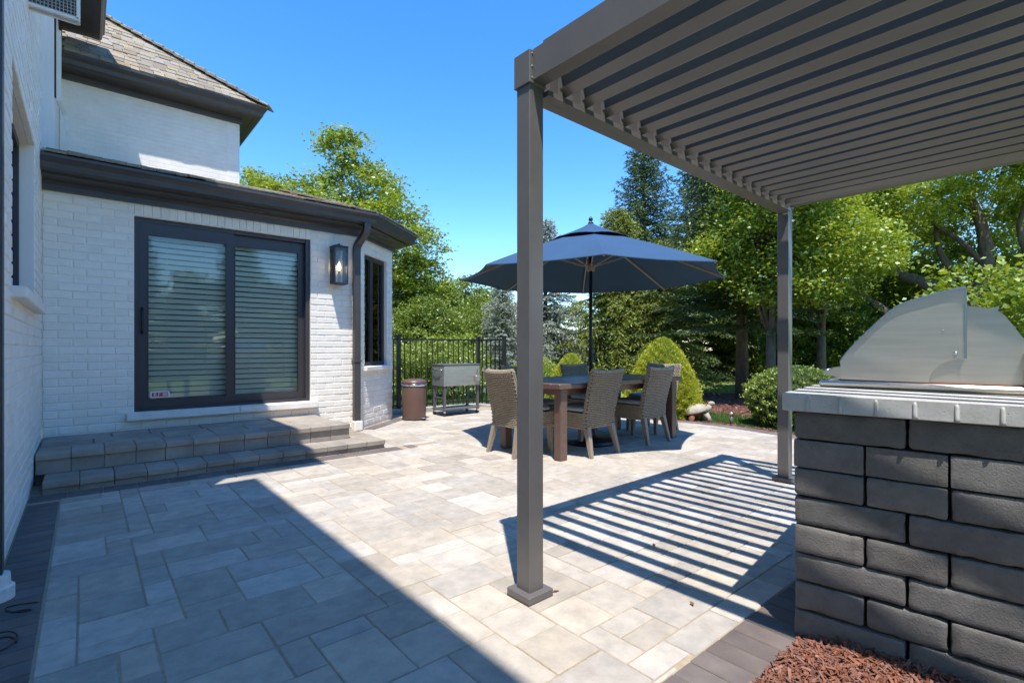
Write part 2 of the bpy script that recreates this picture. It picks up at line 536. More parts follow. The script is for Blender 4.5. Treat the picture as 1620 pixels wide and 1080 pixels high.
# random ashlar on an 11 cm module
CELL = 0.1125
nx, ny = int(7.4 / CELL), int(9.1 / CELL)
ox, oy = -0.135, -1.4
occ = [[False] * ny for _ in range(nx)]
sizes = [(3, 2)] * 8 + [(2, 2)] * 5 + [(2, 3)] * 1 + [(3, 1)] * 5 + [(2, 1)] * 3 + [(1, 2)] * 1 + [(4, 2)] * 1 + [(4, 1)] * 1
prng = random.Random(21)
rects = []
for j in range(ny):
    for i in range(nx):
        if occ[i][j]:
            continue
        cand = sizes[:]; prng.shuffle(cand)
        for w, l in cand + [(1, 1)]:
            if i + w <= nx and j + l <= ny and all(not occ[i + a][j + b] for a in range(w) for b in range(l)):
                for a in range(w):
                    for b in range(l):
                        occ[i + a][j + b] = True
                rects.append((i, j, w, l)); break
MULCH_NEAR = lambda x, y: y < 0.735 and x > 1.15
whole, cut = [], []
G = 0.0065
for i, j, w, l in rects:
    x0, y0 = ox + i * CELL + G / 2, oy + j * CELL + G / 2
    x1, y1 = ox + (i + w) * CELL - G / 2, oy + (j + l) * CELL - G / 2
    if x0 > 1.15 and y1 < 0.95 and x0 < 9:
        continue
    if x0 > 1.15 and y0 < 0.945:
        y0 = 0.945
    if (-0.3 < x0 and x1 < 2.5 and y0 > 5.2) or (x1 < 3.2 and y0 > 7.2):
        continue
    if y0 < 4.94 < y1 and x1 < 2.85: y1 = 4.94
    if y0 >= 4.94 and y1 <= 5.13 and x1 < 2.8: continue
    if 4.94 <= y0 < 5.13 < y1 and x0 < 2.83: y0 = 5.13
    p = clip([(x0, y0), (x1, y0), (x1, y1), (x0, y1)], FIELD)
    if len(p) < 3:
        continue
    area = abs(sum(p[k][0] * p[(k + 1) % len(p)][1] - p[(k + 1) % len(p)][0] * p[k][1] for k in range(len(p)))) / 2
    if area < 0.002:
        continue
    cxm, cym = (x0 + x1) / 2, (y0 + y1) / 2
    if len(p) == 4 and abs(area - (x1 - x0) * (y1 - y0)) < 1e-5:
        whole.append((in_view(cxm, cym, 0) ** 1.5 * area, x0, x1, y0, y1))
    else:
        cut.append(p)
whole.sort(reverse=True)
pcache = {}
stuff = MB()
for k, (s, x0, x1, y0, y1) in enumerate(whole):
    w, l = round(x1 - x0, 3), round(y1 - y0, 3)
    z = prng.uniform(-0.0015, 0.0015)
    M = Matrix.Translation(((x0 + x1) / 2, (y0 + y1) / 2, -0.024 + z)) @ Matrix.Rotation(prng.gauss(0, 0.002), 4, 'Z') @ Matrix.Rotation(prng.gauss(0, 0.002), 4, 'X')
    if k < 290 and s > 0:
        key = (w, l)
        if key not in pcache:
            b = MB(); b.cbox(w, l, 0.048, 0.003); pcache[key] = b.mesh('paver', M_PAVER)
        o = link('paver', pcache[key], patio)
        o.matrix_local = M
    else:
        stuff.cur = prng.random(); stuff.cbox(w, l, 0.048, 0.003, M)
for p in cut:
    stuff.cur = prng.random(); stuff.prism(p, -0.05, prng.uniform(-0.0015, 0.0015))
tag(stuff.build('paver_field', M_PAVER, patio), kind='stuff')

# charcoal border pavers
bcache = {}
def border(x, y, w, l, rz=0.0):
    key = (round(w, 3), round(l, 3))
    if key not in bcache:
        b = MB(); b.cbox(w, l, 0.05, 0.004); bcache[key] = b.mesh('border_paver', M_DARKPAVER)
    o = link('border_paver', bcache[key], patio, (x, y, -0.023 + prng.uniform(-0.001, 0.001)), rz + prng.gauss(0, 0.003))
    return o
for k in range(34):                       # along the left wall: short pieces across the strip
    y = 1.30 + k * 0.105
    if y < 4.86:
        border(-0.225, y + 0.0525, 0.166, 0.1)
for k in range(14):                       # foot of the steps
    border(-0.2065 + k * 0.212, 5.04, 0.207, 0.185)
border(2.80, 5.04, 0.11, 0.185)
for k in range(14):                       # near bed edge, soldier course
    border(1.20 + k * 0.105 + 0.052, 0.84, 0.1, 0.2)
for k in range(6):                        # foot of the angled bay
    q = Vector((2.86, 6.53)) + Vector((0.785, 0.62)) * (0.10 + 0.2 * k) + Vector((0.62, -0.785)) * 0.10
    border(q.x, q.y, 0.195, 0.19, math.atan2(0.62, 0.785))
acc = 0.0
for i in range(len(RIGHT) - 1):           # curved far edge
    a, b = Vector(RIGHT[i]), Vector(RIGHT[i + 1]); a2, b2 = Vector(IN_R[i]), Vector(IN_R[i + 1])
    m = max(1, round((b - a).length / 0.105))
    for k in range(m):
        t = (k + 0.5) / m
        c = (a.lerp(b, t) + a2.lerp(b2, t)) / 2; d = (b - a).normalized()
        border(c.x, c.y, 0.1, 0.2, math.atan2(d.y, d.x))

# mulch beds
def chips(name, n, region, zf, lmin, lmax, seed, parent):
    r = np.random.default_rng(seed)
    pts = []
    while len(pts) < n:
        p = (r.uniform(region[0], region[1]), r.uniform(region[2], region[3]))
        if region[4](*p):
            pts.append(p)
    mb = MB()
    for x, y in pts:
        ln = r.uniform(lmin, lmax); w = ln * r.uniform(0.07, 0.28); th = 0.003
        M = Matrix.Translation((x, y, zf(x, y) + r.uniform(0, 0.022))) @ Matrix.Rotation(r.uniform(0, 6.28), 4, 'Z') @ Matrix.Rotation(r.normal(0, 0.45), 4, 'Y') @ Matrix.Rotation(r.normal(0, 0.4), 4, 'X')
        mb.cur = r.random()
        V = [M @ Vector(p) for p in ((-ln / 2, -w / 2, 0), (ln * .42, -w * .6, 0), (ln / 2, w * .3, 0), (-ln * .45, w / 2, 0), (-ln / 2, -w / 2, th), (ln * .42, -w * .6, th), (ln / 2, w * .3, th), (-ln * .45, w / 2, th))]
        mb.addm(V, [(3, 2, 1, 0), (4, 5, 6, 7), (0, 1, 5, 4), (1, 2, 6, 5), (2, 3, 7, 6), (3, 0, 4, 7)])
    return tag(mb.build(name, M_MULCH, parent), kind='stuff')

nb = MB(); nb.prism([(1.17, -1.6), (3.2, -1.6), (3.2, 0.735), (1.17, 0.735)], -0.1, -0.006)
near_bed = tag(nb.build('mulch_bed', M_MULCHBED), kind='structure')
chips('mulch_chips', 13000, (1.18, 2.4, -0.05, 0.735, lambda x, y: x < 2.02 + (0.75 - y) * 0.15 + 0.05), lambda x, y: -0.004 + 0.03 * max(0, min(1, (x - 1.6) / 0.5)) * max(0, min(1, (0.735 - y) / 0.15)), 0.008, 0.048, 3, near_bed)
# strip of mulch beyond the curved border, then the big shaded bed
sp = []
for w in (0.0, -0.28):
    q = inset_right(w)
    sp.append(q)
st = MB(); st.prism(sp[0] + list(reversed(sp[1])), -0.2, -0.035)
far_strip = tag(st.build('mulch_strip', M_MULCHBED), kind='structure')
def near_strip(x, y):
    for i in range(len(RIGHT) - 1):
        a, b = Vector(RIGHT[i]), Vector(RIGHT[i + 1]); p = Vector((x, y)); d = (b - a).normalized()
        t = (p - a).dot(d); s = (p - a).dot(Vector((d.y, -d.x)))
        if 0 <= t <= (b - a).length and 0.0 < s < 0.26:
            return True
    return False
chips('mulch_chips', 3000, (5.7, 7.4, 0.8, 7.0, near_strip), lambda x, y: -0.035, 0.02, 0.06, 4, far_strip)
bedpoly = [(8.35 + 0, 3.9), (8.6, 3.0), (9.6, 2.3), (12.0, 2.6), (13.6, 4.2), (13.4, 5.6), (12.4, 6.7), (10.6, 7.0), (9.0, 6.2), (8.3, 5.0)]
bp = MB(); bp.prism(bedpoly, -0.2, -0.06)
tree_bed = tag(bp.build('tree_mulch_bed', M_MULCHBED), kind='structure')
chips('mulch_chips', 2600, (8.3, 12.0, 2.6, 6.5, lambda x, y: True), lambda x, y: -0.06, 0.04, 0.11, 5, tree_bed)
b2 = MB(); b2.prism([(9.6, 14.0), (12.6, 13.2), (13.4, 14.6), (11.0, 15.6)], -0.2, -0.06)
tag(b2.build('far_mulch_bed', M_MULCHBED), kind='structure')

# grass blades where the lawn is close
def grass(name, n, reg, hmin, hmax, seed, m):
    r = np.random.default_rng(seed)
    x = r.uniform(reg[0], reg[1], n); y = r.uniform(reg[2], reg[3], n)
    ok = np.array([not near_strip(a, b) and len(clip([(a, b), (a + .001, b), (a, b + .001)], OUT)) == 0 for a, b in zip(x, y)])
    x = x[ok]; y = y[ok]; n = len(x)
    hh = r.uniform(hmin, hmax, n); an = r.uniform(0, 6.28, n); w = r.uniform(0.004, 0.008, n)
    lean = r.normal(0, 0.35, (n, 2)) * hh[:, None]
    V = np.zeros((n, 3, 3))
    V[:, 0] = np.stack([x - w * np.cos(an), y - w * np.sin(an), np.full(n, -0.09)], 1)
    V[:, 1] = np.stack([x + w * np.cos(an), y + w * np.sin(an), np.full(n, -0.09)], 1)
    V[:, 2] = np.stack([x + lean[:, 0], y + lean[:, 1], -0.09 + hh], 1)
    o = link(name, np_mesh(name, V, 3, m, r.random(n)))
    return o
M_GRASS = leafmat('grass_blade', (0.055, 0.13, 0.018), (0.13, 0.21, 0.04), 0.3, 0.05)
tag(grass('grass', 60000, (7.0, 8.6, 1.4, 5.5), 0.04, 0.085, 6, M_GRASS), 'short green grass between the patio edging and the mulch bed', 'grass', kind='stuff')
tag(grass('grass', 50000, (3.2, 9.5, 7.6, 12.5), 0.05, 0.1, 8, M_GRASS), 'short green grass behind the black fence', 'grass', kind='stuff')

# ------------------------------------------------------------------ house
house = tag(empty('house', (1.2, 8.0, 0)), 'white painted brick house with dark gutters, cedar shake roof and sliding glass door', 'house')
house.location = (0, 0, 0)
YW = 6.53                       # face of the door wall
XL = -0.31                      # face of the left wing's wall
BAY0 = Vector((2.83, YW)); BD = Vector((0.785, 0.62)); BN = Vector((0.62, -0.785)); BLEN = 1.06
BAY1 = BAY0 + BD * BLEN
DX0, DX1, DZ0, DZ1 = 0.391, 2.19, 0.433, 2.486

def panel_with_hole(mb, M, L, z0, z1, depth, holes, back=0.012):
    """wall slab along local x, outer face at y=back, with rectangular holes"""
    xs = sorted({0, L} | {a for h in holes for a in h[:2]})
    for i in range(len(xs) - 1):
        a, b = xs[i], xs[i + 1]
        hz = [(h[2], h[3]) for h in holes if h[0] <= a and h[1] >= b]
        z = z0
        for h0, h1 in sorted(hz):
            if h0 > z:
                mb.box(a, b, back, depth, z, h0, M)
            z = h1
        if z < z1:
            mb.box(a, b, back, depth, z, z1, M)

def frame_matrix(o, d):
    a = math.atan2(d[1], d[0])
    return Matrix.Translation((o[0], o[1], 0)) @ Matrix.Rotation(a, 4, 'Z')

def add_wall(o, d, L, z0, z1, holes, material=M_MORTAR, depth=0.22, back=0.006):
    mb = MB(); M = frame_matrix(o, d)
    panel_with_hole(mb, M, L, z0, z1, depth, holes, back)
    return mb.build('wall', material, house)

bricks = []
CRS = 0.0775
def lay_bricks(wall, o, d, L, z0, z1, holes, seed):
    r = random.Random(seed)
    M = frame_matrix(o, d)
    row = 0; z = z0
    while z + CRS <= z1 + 0.02:
        zc = z + CRS / 2
        spans = [(0.0, L)]
        for h in holes:
            if h[2] < zc < h[3]:
                ns = []
                for a, b in spans:
                    if h[1] <= a or h[0] >= b:
                        ns.append((a, b)); continue
                    if h[0] > a: ns.append((a, h[0]))
                    if h[1] < b: ns.append((h[1], b))
                spans = ns
        off = -(0.1075 if row % 2 else 0.0) + r.uniform(-0.006, 0.006)
        x = off
        while x < L:
            x0, x1 = x + 0.003, x + 0.212
            for a, b in spans:
                c0, c1 = max(x0, a + 0.001), min(x1, b - 0.001)
                if c1 - c0 > 0.03:
                    T = M @ Matrix.Translation(((c0 + c1) / 2, 0.022 + r.uniform(-0.002, 0.002), zc + r.uniform(-0.001, 0.001))) @ Matrix.Rotation(r.gauss(0, 0.008), 4, 'X') @ Matrix.Rotation(r.gauss(0, 0.006), 4, 'Z')
                    p = T.translation
                    fwd = Vector((p.x, p.y)).normalized(); nrm = Vector((d[1], -d[0]))
                    facing = max(0.0, -fwd.dot(nrm))
                    bricks.append((in_view(*p) * facing * (c1 - c0), wall, T, c1 - c0, 0.069))
            x += 0.215
        z += CRS; row += 1

# door wall
door_wall = add_wall((XL, YW), (1, 0), BAY0.x - XL, 0.0, 2.64, [(DX0 - XL, DX1 - XL, DZ0, DZ1)])
lay_bricks(door_wall, (XL, YW), (1, 0), BAY0.x - XL, 0.03, 2.62,
           [(DX0 - XL, DX1 - XL, 0.40, 2.63), (0.325 - XL, 2.268 - XL, 0.33, 0.43)], 1)
M0 = frame_matrix((XL, YW), (1, 0))
k = 0; x = DX0 - XL
while x + 0.07 < DX1 - XL + 0.03:          # soldier course over the door
    bricks.append((0.0 + in_view(x, YW, 2.55) * 0.05, door_wall, M0 @ Matrix.Translation((x + 0.036, 0.022 + RNG.uniform(-.002, .002), 2.556)), 0.069, 0.128)); x += 0.0755
# left wing wall
WY0 = 3.22
lw_holes = [(3.98 - WY0, 5.62 - WY0, 1.45, 2.75)]
left_wall = add_wall((XL, WY0), (0, 1), 6.6 - WY0, 0.0, 6.35, lw_holes)
lay_bricks(left_wall, (XL, WY0), (0, 1), YW - 0.01 - WY0, 0.03, 4.9, lw_holes, 2)
# bay
bay_holes = [(0.165, 0.87, 0.85, 2.42)]
bay_wall = add_wall(BAY0, BD, BLEN, 0.0, 2.64, bay_holes, depth=0.2)
lay_bricks(bay_wall, BAY0, BD, BLEN, 0.03, 2.62, [(0.165, 0.87, 0.85, 2.42), (0.12, 0.95, 0.785, 0.85)], 3)
add_wall(BAY1, (0, 1), 2.6, 0.0, 2.64, [], M_BRICKFAR, 0.2)
# upper storey and far part of the wing
Y2 = 10.85
add_wall((XL, 6.6), (0, 1), Y2 + 0.5 - 6.6, 2.0, 6.35, [], M_BRICKFAR)
add_wall((XL, Y2), (1, 0), 2.29 - XL, 2.9, 5.62, [], M_BRICKFAR)
add_wall((2.29, Y2), (0, 1), 4.0, 2.9, 5.62, [], M_BRICKFAR)
# the wing steps back towards the viewer, out of frame
add_wall((-0.965, -3.0), (0, 1), 6.2, 0.0, 6.35, [], M_BRICKFAR)
add_wall((-0.965, WY0 - 0.01), (1, 0), 0.66, 0.0, 6.35, [], M_BRICKFAR, 0.2)

bricks.sort(key=lambda b: -b[0])
bm_cache = {}
bw = MB()
for k, (s, w, T, L, H) in enumerate(bricks):
    if k < 290 and s > 0:
        key = (round(L, 2), H)
        if key not in bm_cache:
            b = MB(); b.cbox(key[0], 0.044, H, 0.006); bm_cache[key] = b.mesh('brick', M_BRICK)
        o = link('brick', bm_cache[key], w)
        o.matrix_local = T @ Matrix.Diagonal((L / key[0], 1, 1, 1))
    else:
        bw.cur = RNG.random(); bw.cbox(L, 0.044, H, 0.006, T)
tag(bw.build('brickwork', M_BRICK, house), kind='stuff')

# rooms behind the glass
rm = MB()
rm.box(XL + 0.02, BAY1.x - 0.05, 9.3, 9.4, 0.25, 2.62)
plan = [(XL + 0.02, YW + 0.23), (2.74, YW + 0.23), (BAY1.x - 0.21, BAY1.y + 0.12), (BAY1.x - 0.21, 9.3), (XL + 0.02, 9.3)]
rm.prism(plan, 0.25, 0.3)
rm.prism(plan, 2.6, 2.635)
rm.box(XL - 0.02, XL + 0.02, YW + 0.23, 9.3, 0.3, 2.6)
rm.build('room', M_ROOM, house)
rl = MB(); rl.box(XL - 1.2, XL - 1.1, 3.5, 6.2, 1.2, 3.0); rl.box(XL - 1.1, XL - .23, 6.1, 6.2, 1.2, 3.0); rl.box(XL - 1.1, XL - .23, 3.5, 3.6, 1.2, 3.0); rl.box(XL - 1.1, XL - .23, 3.6, 6.1, 2.9, 3.0)
rl.build('room', M_ROOM, house)

# sliding door
fr = MB()
fy0, fy1 = YW + 0.055, YW + 0.16
fr.box(DX0, DX0 + 0.045, fy0, fy1, DZ0, DZ1)
fr.box(DX1 - 0.05, DX1, fy0 - 0.02, fy1, DZ0, DZ1)
fr.box(DX0 + 0.045, DX1 - 0.05, fy0, fy1, DZ1 - 0.045, DZ1)
fr.box(DX0 + 0.045, DX1 - 0.05, fy0 - 0.01, fy1, DZ0, DZ0 + 0.03)
sdoor = fr.build('sliding_door', M_DOOR, house)
def sash(x0, x1, gx0, gx1, y0, y1, gz0=0.555, gz1=2.31):
    s = MB(); z0, z1 = DZ0 + 0.031, DZ1 - 0.046
    s.box(x0, gx0, y0, y1, z0, z1); s.box(gx1, x1, y0, y1, z0, z1)
    s.box(gx0, gx1, y0, y1, z0, gz0); s.box(gx0, gx1, y0, y1, gz1, z1)
    for a, b in ((gx0, gx0 + .008), (gx1 - .008, gx1)):
        s.box(a, b, y0 - 0.006, y0, gz0, gz1)
    s.build('sash', M_DOOR, sdoor)
    p = MB(); p.box(gx0, gx1, (y0 + y1) / 2 - .003, (y0 + y1) / 2 + .003, gz0, gz1)
    p.build('pane', M_GLASS, sdoor)
sash(DX0 + 0.046, 1.326, 0.509, 1.256, YW + 0.062, YW + 0.102)
sash(1.285, DX1 - 0.051, 1.345, 2.076, YW + 0.106, YW + 0.146)
hd = MB(); hd.tube([(0.462, YW + 0.062, 1.26), (0.462, YW + 0.025, 1.29), (0.462, YW + 0.02, 1.40), (0.462, YW + 0.025, 1.50), (0.462, YW + 0.062, 1.53)], 0.012, 8)
hd.build('handle', M_BLACK, sdoor, smooth=True)
sk = MB(); sk.box(0.535, 0.705, YW + 0.076, YW + 0.0785, 0.572, 0.636)
stick = sk.build('sticker', M_PAPER, sdoor)
sr = MB(); sr.box(0.547, 0.693, YW + 0.0745, YW + 0.0765, 0.582, 0.626)
for zz in (0.592, 0.604, 0.616):
    pass
sr.build('sticker_print', M_RED, stick)
sl = MB()
for zz in (0.594, 0.604, 0.614):
    sl.box(0.640, 0.688, YW + 0.0735, YW + 0.0742, zz - 0.0025, zz + 0.0025)
sl.build('sticker_lines', M_PAPER, stick)
cv = bpy.data.curves.new('lettering', 'FONT')
cv.body = 'B.F'; cv.size = 0.05; cv.align_x = 'CENTER'; cv.extrude = 0.0002
cv.materials.append(M_PAPER)
to = bpy.data.objects.new('lettering', cv); COL.objects.link(to); to.parent = stick
bpy.context.view_layer.update()
tm = bpy.data.meshes.new_from_object(to); bpy.data.objects.remove(to)
lt = link('lettering', tm, stick, (0.592, YW + 0.0738, 0.587)); lt.rotation_euler = (rad(90), 0, 0)
rk = MB(); rk.tube([(2.02, YW + .03, DZ0 + .035), (2.04, YW + .03, DZ0 + .055), (2.06, YW + .03, DZ0 + .06), (2.08, YW + .03, DZ0 + .05)], 0.006, 6)
rk.build('door_stop', M_BLACK, sdoor)

# blinds
slat_m = None
for x0, x1 in ((0.47, 1.285), (1.295, 2.13)):
    hb = MB(); hb.box(x0, x1, YW + 0.165, YW + 0.21, 2.35, 2.41)
    bl = hb.build('window_blind', M_SLAT, house)
    z = 0.52; sb = MB(); w = x1 - x0
    M = Matrix.Rotation(rad(57), 4, 'X')
    sb.cbox(w, 0.060, 0.0035, 0.001, M)
    sm = sb.mesh('slat', M_SLAT)
    while z < 2.35:
        link('slat', sm, bl, ((x0 + x1) / 2, YW + 0.185, z)); z += 0.0615
    for xx in (x0 + 0.22, x1 - 0.22):
        cd = MB(); cd.box(xx - .002, xx + .002, YW + 0.158, YW + 0.16, 0.5, 2.36); cd.build('cord', M_SLAT, bl)

# sills
ds = MB(); ds.cbox(1.04, 0.16, 0.072, 0.006, Matrix.Translation((0.325 + 0.52, YW + 0.005, 0.391)))
ds.build('door_sill', M_WHITE, house)
ds = MB(); ds.cbox(0.9, 0.16, 0.072, 0.006, Matrix.Translation((1.368 + 0.45, YW + 0.005, 0.391)))
ds.build('door_sill', M_WHITE, house)

# bay window
BM = frame_matrix(BAY0, BD)
w = MB()
s0, s1, z0, z1 = 0.165, 0.87, 0.85, 2.42
for a, b, c, d in ((s0, s0 + .05, z0, z1), (s1 - .05, s1, z0, z1), (s0 + .05, s1 - .05, z0, z0 + .06), (s0 + .05, s1 - .05, z1 - .06, z1), (0.42, 0.50, z0 + .06, z1 - .06)):
    w.box(a, b, 0.05, 0.11, c, d, BM)
bwn = w.build('window', M_DOOR, house)
for a, b in ((s0 + .05, .42), (.50, s1 - .05)):
    p = MB(); p.box(a, b, 0.078, 0.083, z0 + .06, z1 - .06, BM); p.build('pane', M_GLASS, bwn)
w = MB(); w.cbox(0.83, 0.16, 0.06, 0.006, BM @ Matrix.Translation((0.535, 0.02, 0.818))); w.build('window_sill', M_WHITE, house)
cu = MB()
for k in range(14):
    a = 0.62 + k * 0.016
    cu.box(a, a + 0.016, 0.16 + 0.012 * (k % 2), 0.175 + 0.012 * (k % 2), 0.8, 2.5, BM)
cu.build('curtain', M_SLAT, house)
# window of the left wing
LM = frame_matrix((XL, WY0), (0, 1))
w = MB(); s0, s1, z0, z1 = 3.98 - WY0, 5.62 - WY0, 1.45, 2.75
mid = (s0 + s1) / 2
for a, b, c, d in ((s0, s0 + .06, z0, z1), (s1 - .06, s1, z0, z1), (s0 + .06, s1 - .06, z0, z0 + .06), (s0 + .06, s1 - .06, z1 - .06, z1), (mid - .04, mid + .04, z0 + .06, z1 - .06)):
    w.box(a, b, 0.09, 0.15, c, d, LM)
lwn = w.build('window', M_DOOR, house)
for a, b in ((s0 + .06, mid - .04), (mid + .04, s1 - .06)):
    p = MB(); p.box(a, b, 0.118, 0.124, z0 + .06, z1 - .06, LM); p.build('pane', M_GLASS, lwn)
w = MB(); w.cbox(1.80, 0.17, 0.065, 0.006, LM @ Matrix.Translation((mid, 0.02, 1.416))); w.build('window_sill', M_WHITE, house)

# eaves and gutters: plan path runs along the wall face
GUT = [(.20, 2.735), (.275, 2.735), (.305, 2.75), (.312, 2.80), (.335, 2.83), (.35, 2.845), (.35, 2.872), (.336, 2.872), (.328, 2.85), (.215, 2.85), (.20, 2.872)]
FRI = [(.0, 2.61), (.035, 2.61), (.035, 2.665), (.06, 2.69), (.20, 2.715), (.20, 2.78), (.0, 2.78)]
def wallpath(off):
    a = Vector((XL, YW - off)); 
    y = YW - off
    cst = BN.dot(BAY0) + off * 1.0
    xb = (cst - BN.y * y) / BN.x
    b = Vector((xb, y))
    xe = BAY1.x + off
    ye = (cst - BN.x * xe) / BN.y
    return [(a.x, a.y), (b.x, b.y), (xe, ye), (xe, 9.4)]
MB().sweep(FRI, wallpath(0.0)).build('frieze', M_BRONZE, house)
MB().sweep(GUT, wallpath(0.0)).build('gutter', M_BRONZE, house)
# bay soffit is deeper: vents set into it
for q in (0.45,):
    c = BAY0 + BD * q + BN * 0.13
    v = MB(); v.box(-.12, .12, -.025, .025, 2.697, 2.7005, Matrix.Translation((c.x, c.y, 0)) @ Matrix.Rotation(math.atan2(BD.y, BD.x), 4, 'Z')); v.build('soffit_vent', M_GREY, house)
v = MB(); v.box(1.25, 1.6, YW - .15, YW - .10, 2.697, 2.7005); v.build('soffit_vent', M_GREY, house)
# upper storey eave
G2 = [(.20, 5.55), (.30, 5.55), (.335, 5.575), (.35, 5.64), (.38, 5.67), (.40, 5.70), (.40, 5.745), (.38, 5.745), (.37, 5.715), (.22, 5.715), (.20, 5.745)]
F2 = [(0.0, 5.44), (.04, 5.44), (.04, 5.535), (.20, 5.556), (.20, 5.70), (0.0, 5.70)]
P2 = [(XL, Y2), (2.29, Y2), (2.29, Y2 + 4)]
MB().sweep(F2, [(XL, Y2), (2.29, Y2), (2.29, Y2 + 4)]).build('soffit', M_BRONZE, house)
MB().sweep(G2, P2).build('gutter', M_BRONZE, house)
# wing eave high above the left wall
G3 = [(.40, 6.28), (.50, 6.28), (.53, 6.31), (.54, 6.38), (.565, 6.40), (.565, 6.43), (.40, 6.43)]
F3 = [(0, 6.18), (.03, 6.18), (.03, 6.27), (.42, 6.285), (.42, 6.42), (0, 6.42)]
MB().sweep(F3, [(-1.6, WY0), (XL, WY0), (XL, Y2 + 0.1)]).build('soffit', M_BRONZE, house)
MB().sweep(G3, [(-1.6, WY0), (XL, WY0), (XL, Y2 + 0.1)]).build('gutter', M_BRONZE, house)
MB().sweep(F3, [(-0.965, -3), (-0.965, 2.5)]).build('soffit', M_BRONZE, house)
MB().sweep(G3, [(-0.965, -3), (-0.965, 2.5)]).build('gutter', M_BRONZE, house)

# roofs
def slab(pts, th=0.06):
    mb = MB(); nrm = (Vector(pts[1]) - Vector(pts[0])).cross(Vector(pts[2]) - Vector(pts[0])).normalized()
    n_ = len(pts); A = [Vector(p) for p in pts]; Bq = [p - nrm * th for p in A]
    mb.addm(A + Bq, [tuple(range(n_)), tuple(reversed(range(n_, 2 * n_)))] + [(k, n_ + k, n_ + (k + 1) % n_, (k + 1) % n_) for k in range(n_)])
    return mb
SL = 0.81
ex, ey, ez = 2.67, 10.47, 5.735
up = 3.6
roof = slab([(-0.9, ey, ez), (ex, ey, ez), (ex - up, ey + up, ez + SL * up), (-0.9 - .05, ey + up, ez + SL * up)]).build('roof', M_SHAKE, house)
r2 = slab([(ex, ey, ez), (ex, ey + 8, ez), (ex - up, ey + 8, ez + SL * up), (ex - up, ey + up, ez + SL * up)])
r2.build('roof', M_SHAKE, house)
ang = math.atan(SL); ca, sa = math.cos(ang), math.sin(ang)
sh_cache = []
for k in range(8):
    b = MB(); b.cbox(1.0, 0.34, 0.022 + 0.006 * (k % 3), 0.003); sh_cache.append(b.mesh('shingle', M_SHAKE))
srng = random.Random(5)
row = 0; t = 0.0; cnt = 0
while t < 3.3:
    y = ey + t * ca; z = ez + t * sa
    xr = ex - t * ca + 0.03
    x = -0.25 - (0.1 if row % 2 else 0)
    while x < xr:
        wd = srng.uniform(0.12, 0.24)
        wd2 = min(wd, xr - x)
        if wd2 > 0.04:
            o = link('shingle', srng.choice(sh_cache), roof, (x + wd2 / 2, y + (0.17 - 0.03 + srng.uniform(-.012, .012)) * ca, z + 0.14 * sa + 0.018 + srng.uniform(0, .006)))
            o.rotation_euler = (ang - 0.045 + srng.gauss(0, .012), srng.gauss(0, .01), srng.gauss(0, .01))
            o.scale = (wd2 - 0.006, 1, 1); cnt += 1
        x += wd
    t += 0.205; row += 1
t = 0.0
hipd = Vector((-1, 1, SL)).normalized()
while t < 5.0:                                # hip caps
    p = Vector((ex, ey, ez)) + hipd * (t + 0.1)
    hc = MB()
    hc.cur = 0
    q = link('hip_shingle', sh_cache[int(t * 10) % 8], roof, p + Vector((-.05, -.05, 0.045)))
    q.rotation_euler = (math.asin(hipd.z) - .06, rad(-8), rad(45)); q.scale = (0.2, 1, 1)
    q2 = link('hip_shingle', sh_cache[int(t * 7) % 8], roof, p + Vector((.06, .06, 0.045)))
    q2.rotation_euler = (math.asin(hipd.z) - .06, rad(18), rad(45)); q2.scale = (0.2, 1, 1)
    t += 0.25
# low roof over the door and the bay
rs = 0.30
wp = wallpath(0.31)
e0, e1, e2 = [Vector((p[0], p[1], 2.875)) for p in wp[:3]]
inn = wallpath(-1.0)
top1 = (XL, YW + 4.4, 2.875 + rs * 4.6)
low_roof = slab([tuple(e0), tuple(e1), (e1.x - 1.9, YW + 4.4, 2.875 + rs * 4.6), top1]).build('roof', M_SHAKE, house)
slab([tuple(e1), tuple(e2), (e1.x - .6, YW + 4.4, 2.875 + rs * 4.4), (e1.x - 1.9, YW + 4.4, 2.875 + rs * 4.6)]).build('roof', M_SHAKE, house)
slab([tuple(e2), (e2.x, 12, 2.875), (e2.x - 2.2, 12, 3.7), (e1.x - .6, YW + 4.4, 2.875 + rs * 4.4)]).build('roof', M_SHAKE, house)
sm = MB()
a1 = math.atan(rs)
for row in range(12):
    t = row * 0.17
    x = XL + 0.01
    xr = e1.x - 0.43 * t
    while x < xr:
        wd = srng.uniform(0.11, 0.22); w2 = min(wd, xr - x)
        sm.cur = srng.random()
        sm.cbox(max(0.02, w2 - 0.006), 0.3, 0.02, 0.003, Matrix.Translation((x + w2 / 2, e0.y + t * math.cos(a1) + 0.12 + srng.uniform(-.015, .015), 2.875 + (t + .13) * math.sin(a1) + 0.016 + srng.uniform(0, .01))) @ Matrix.Rotation(a1 - 0.05 + srng.gauss(0, .02), 4, 'X') @ Matrix.Rotation(srng.gauss(0, .02), 4, 'Y'))
        x += wd
bdv = (e2 - e1).normalized(); bin_ = Vector((-bdv.y, bdv.x, 0))
L = (e2 - e1).length; az = math.atan2(bdv.y, bdv.x)
for row in range(8):
    t = row * 0.17; x = 0.0
    while x < L:
        wd = srng.uniform(0.11, 0.22)
        c = e1 + bdv * (x + wd / 2) + bin_ * (t + 0.12)
        sm.cur = srng.random()
        sm.cbox(wd - .006, 0.3, 0.02, 0.003, Matrix.Translation((c.x, c.y, 2.875 + (t + .13) * 0.28 + .016 + srng.uniform(0, .01))) @ Matrix.Rotation(az, 4, 'Z') @ Matrix.Rotation(0.23 + srng.gauss(0, .02), 4, 'X'))
        x += wd
tag(sm.build('shingle_courses', M_SHAKE, house), kind='stuff')

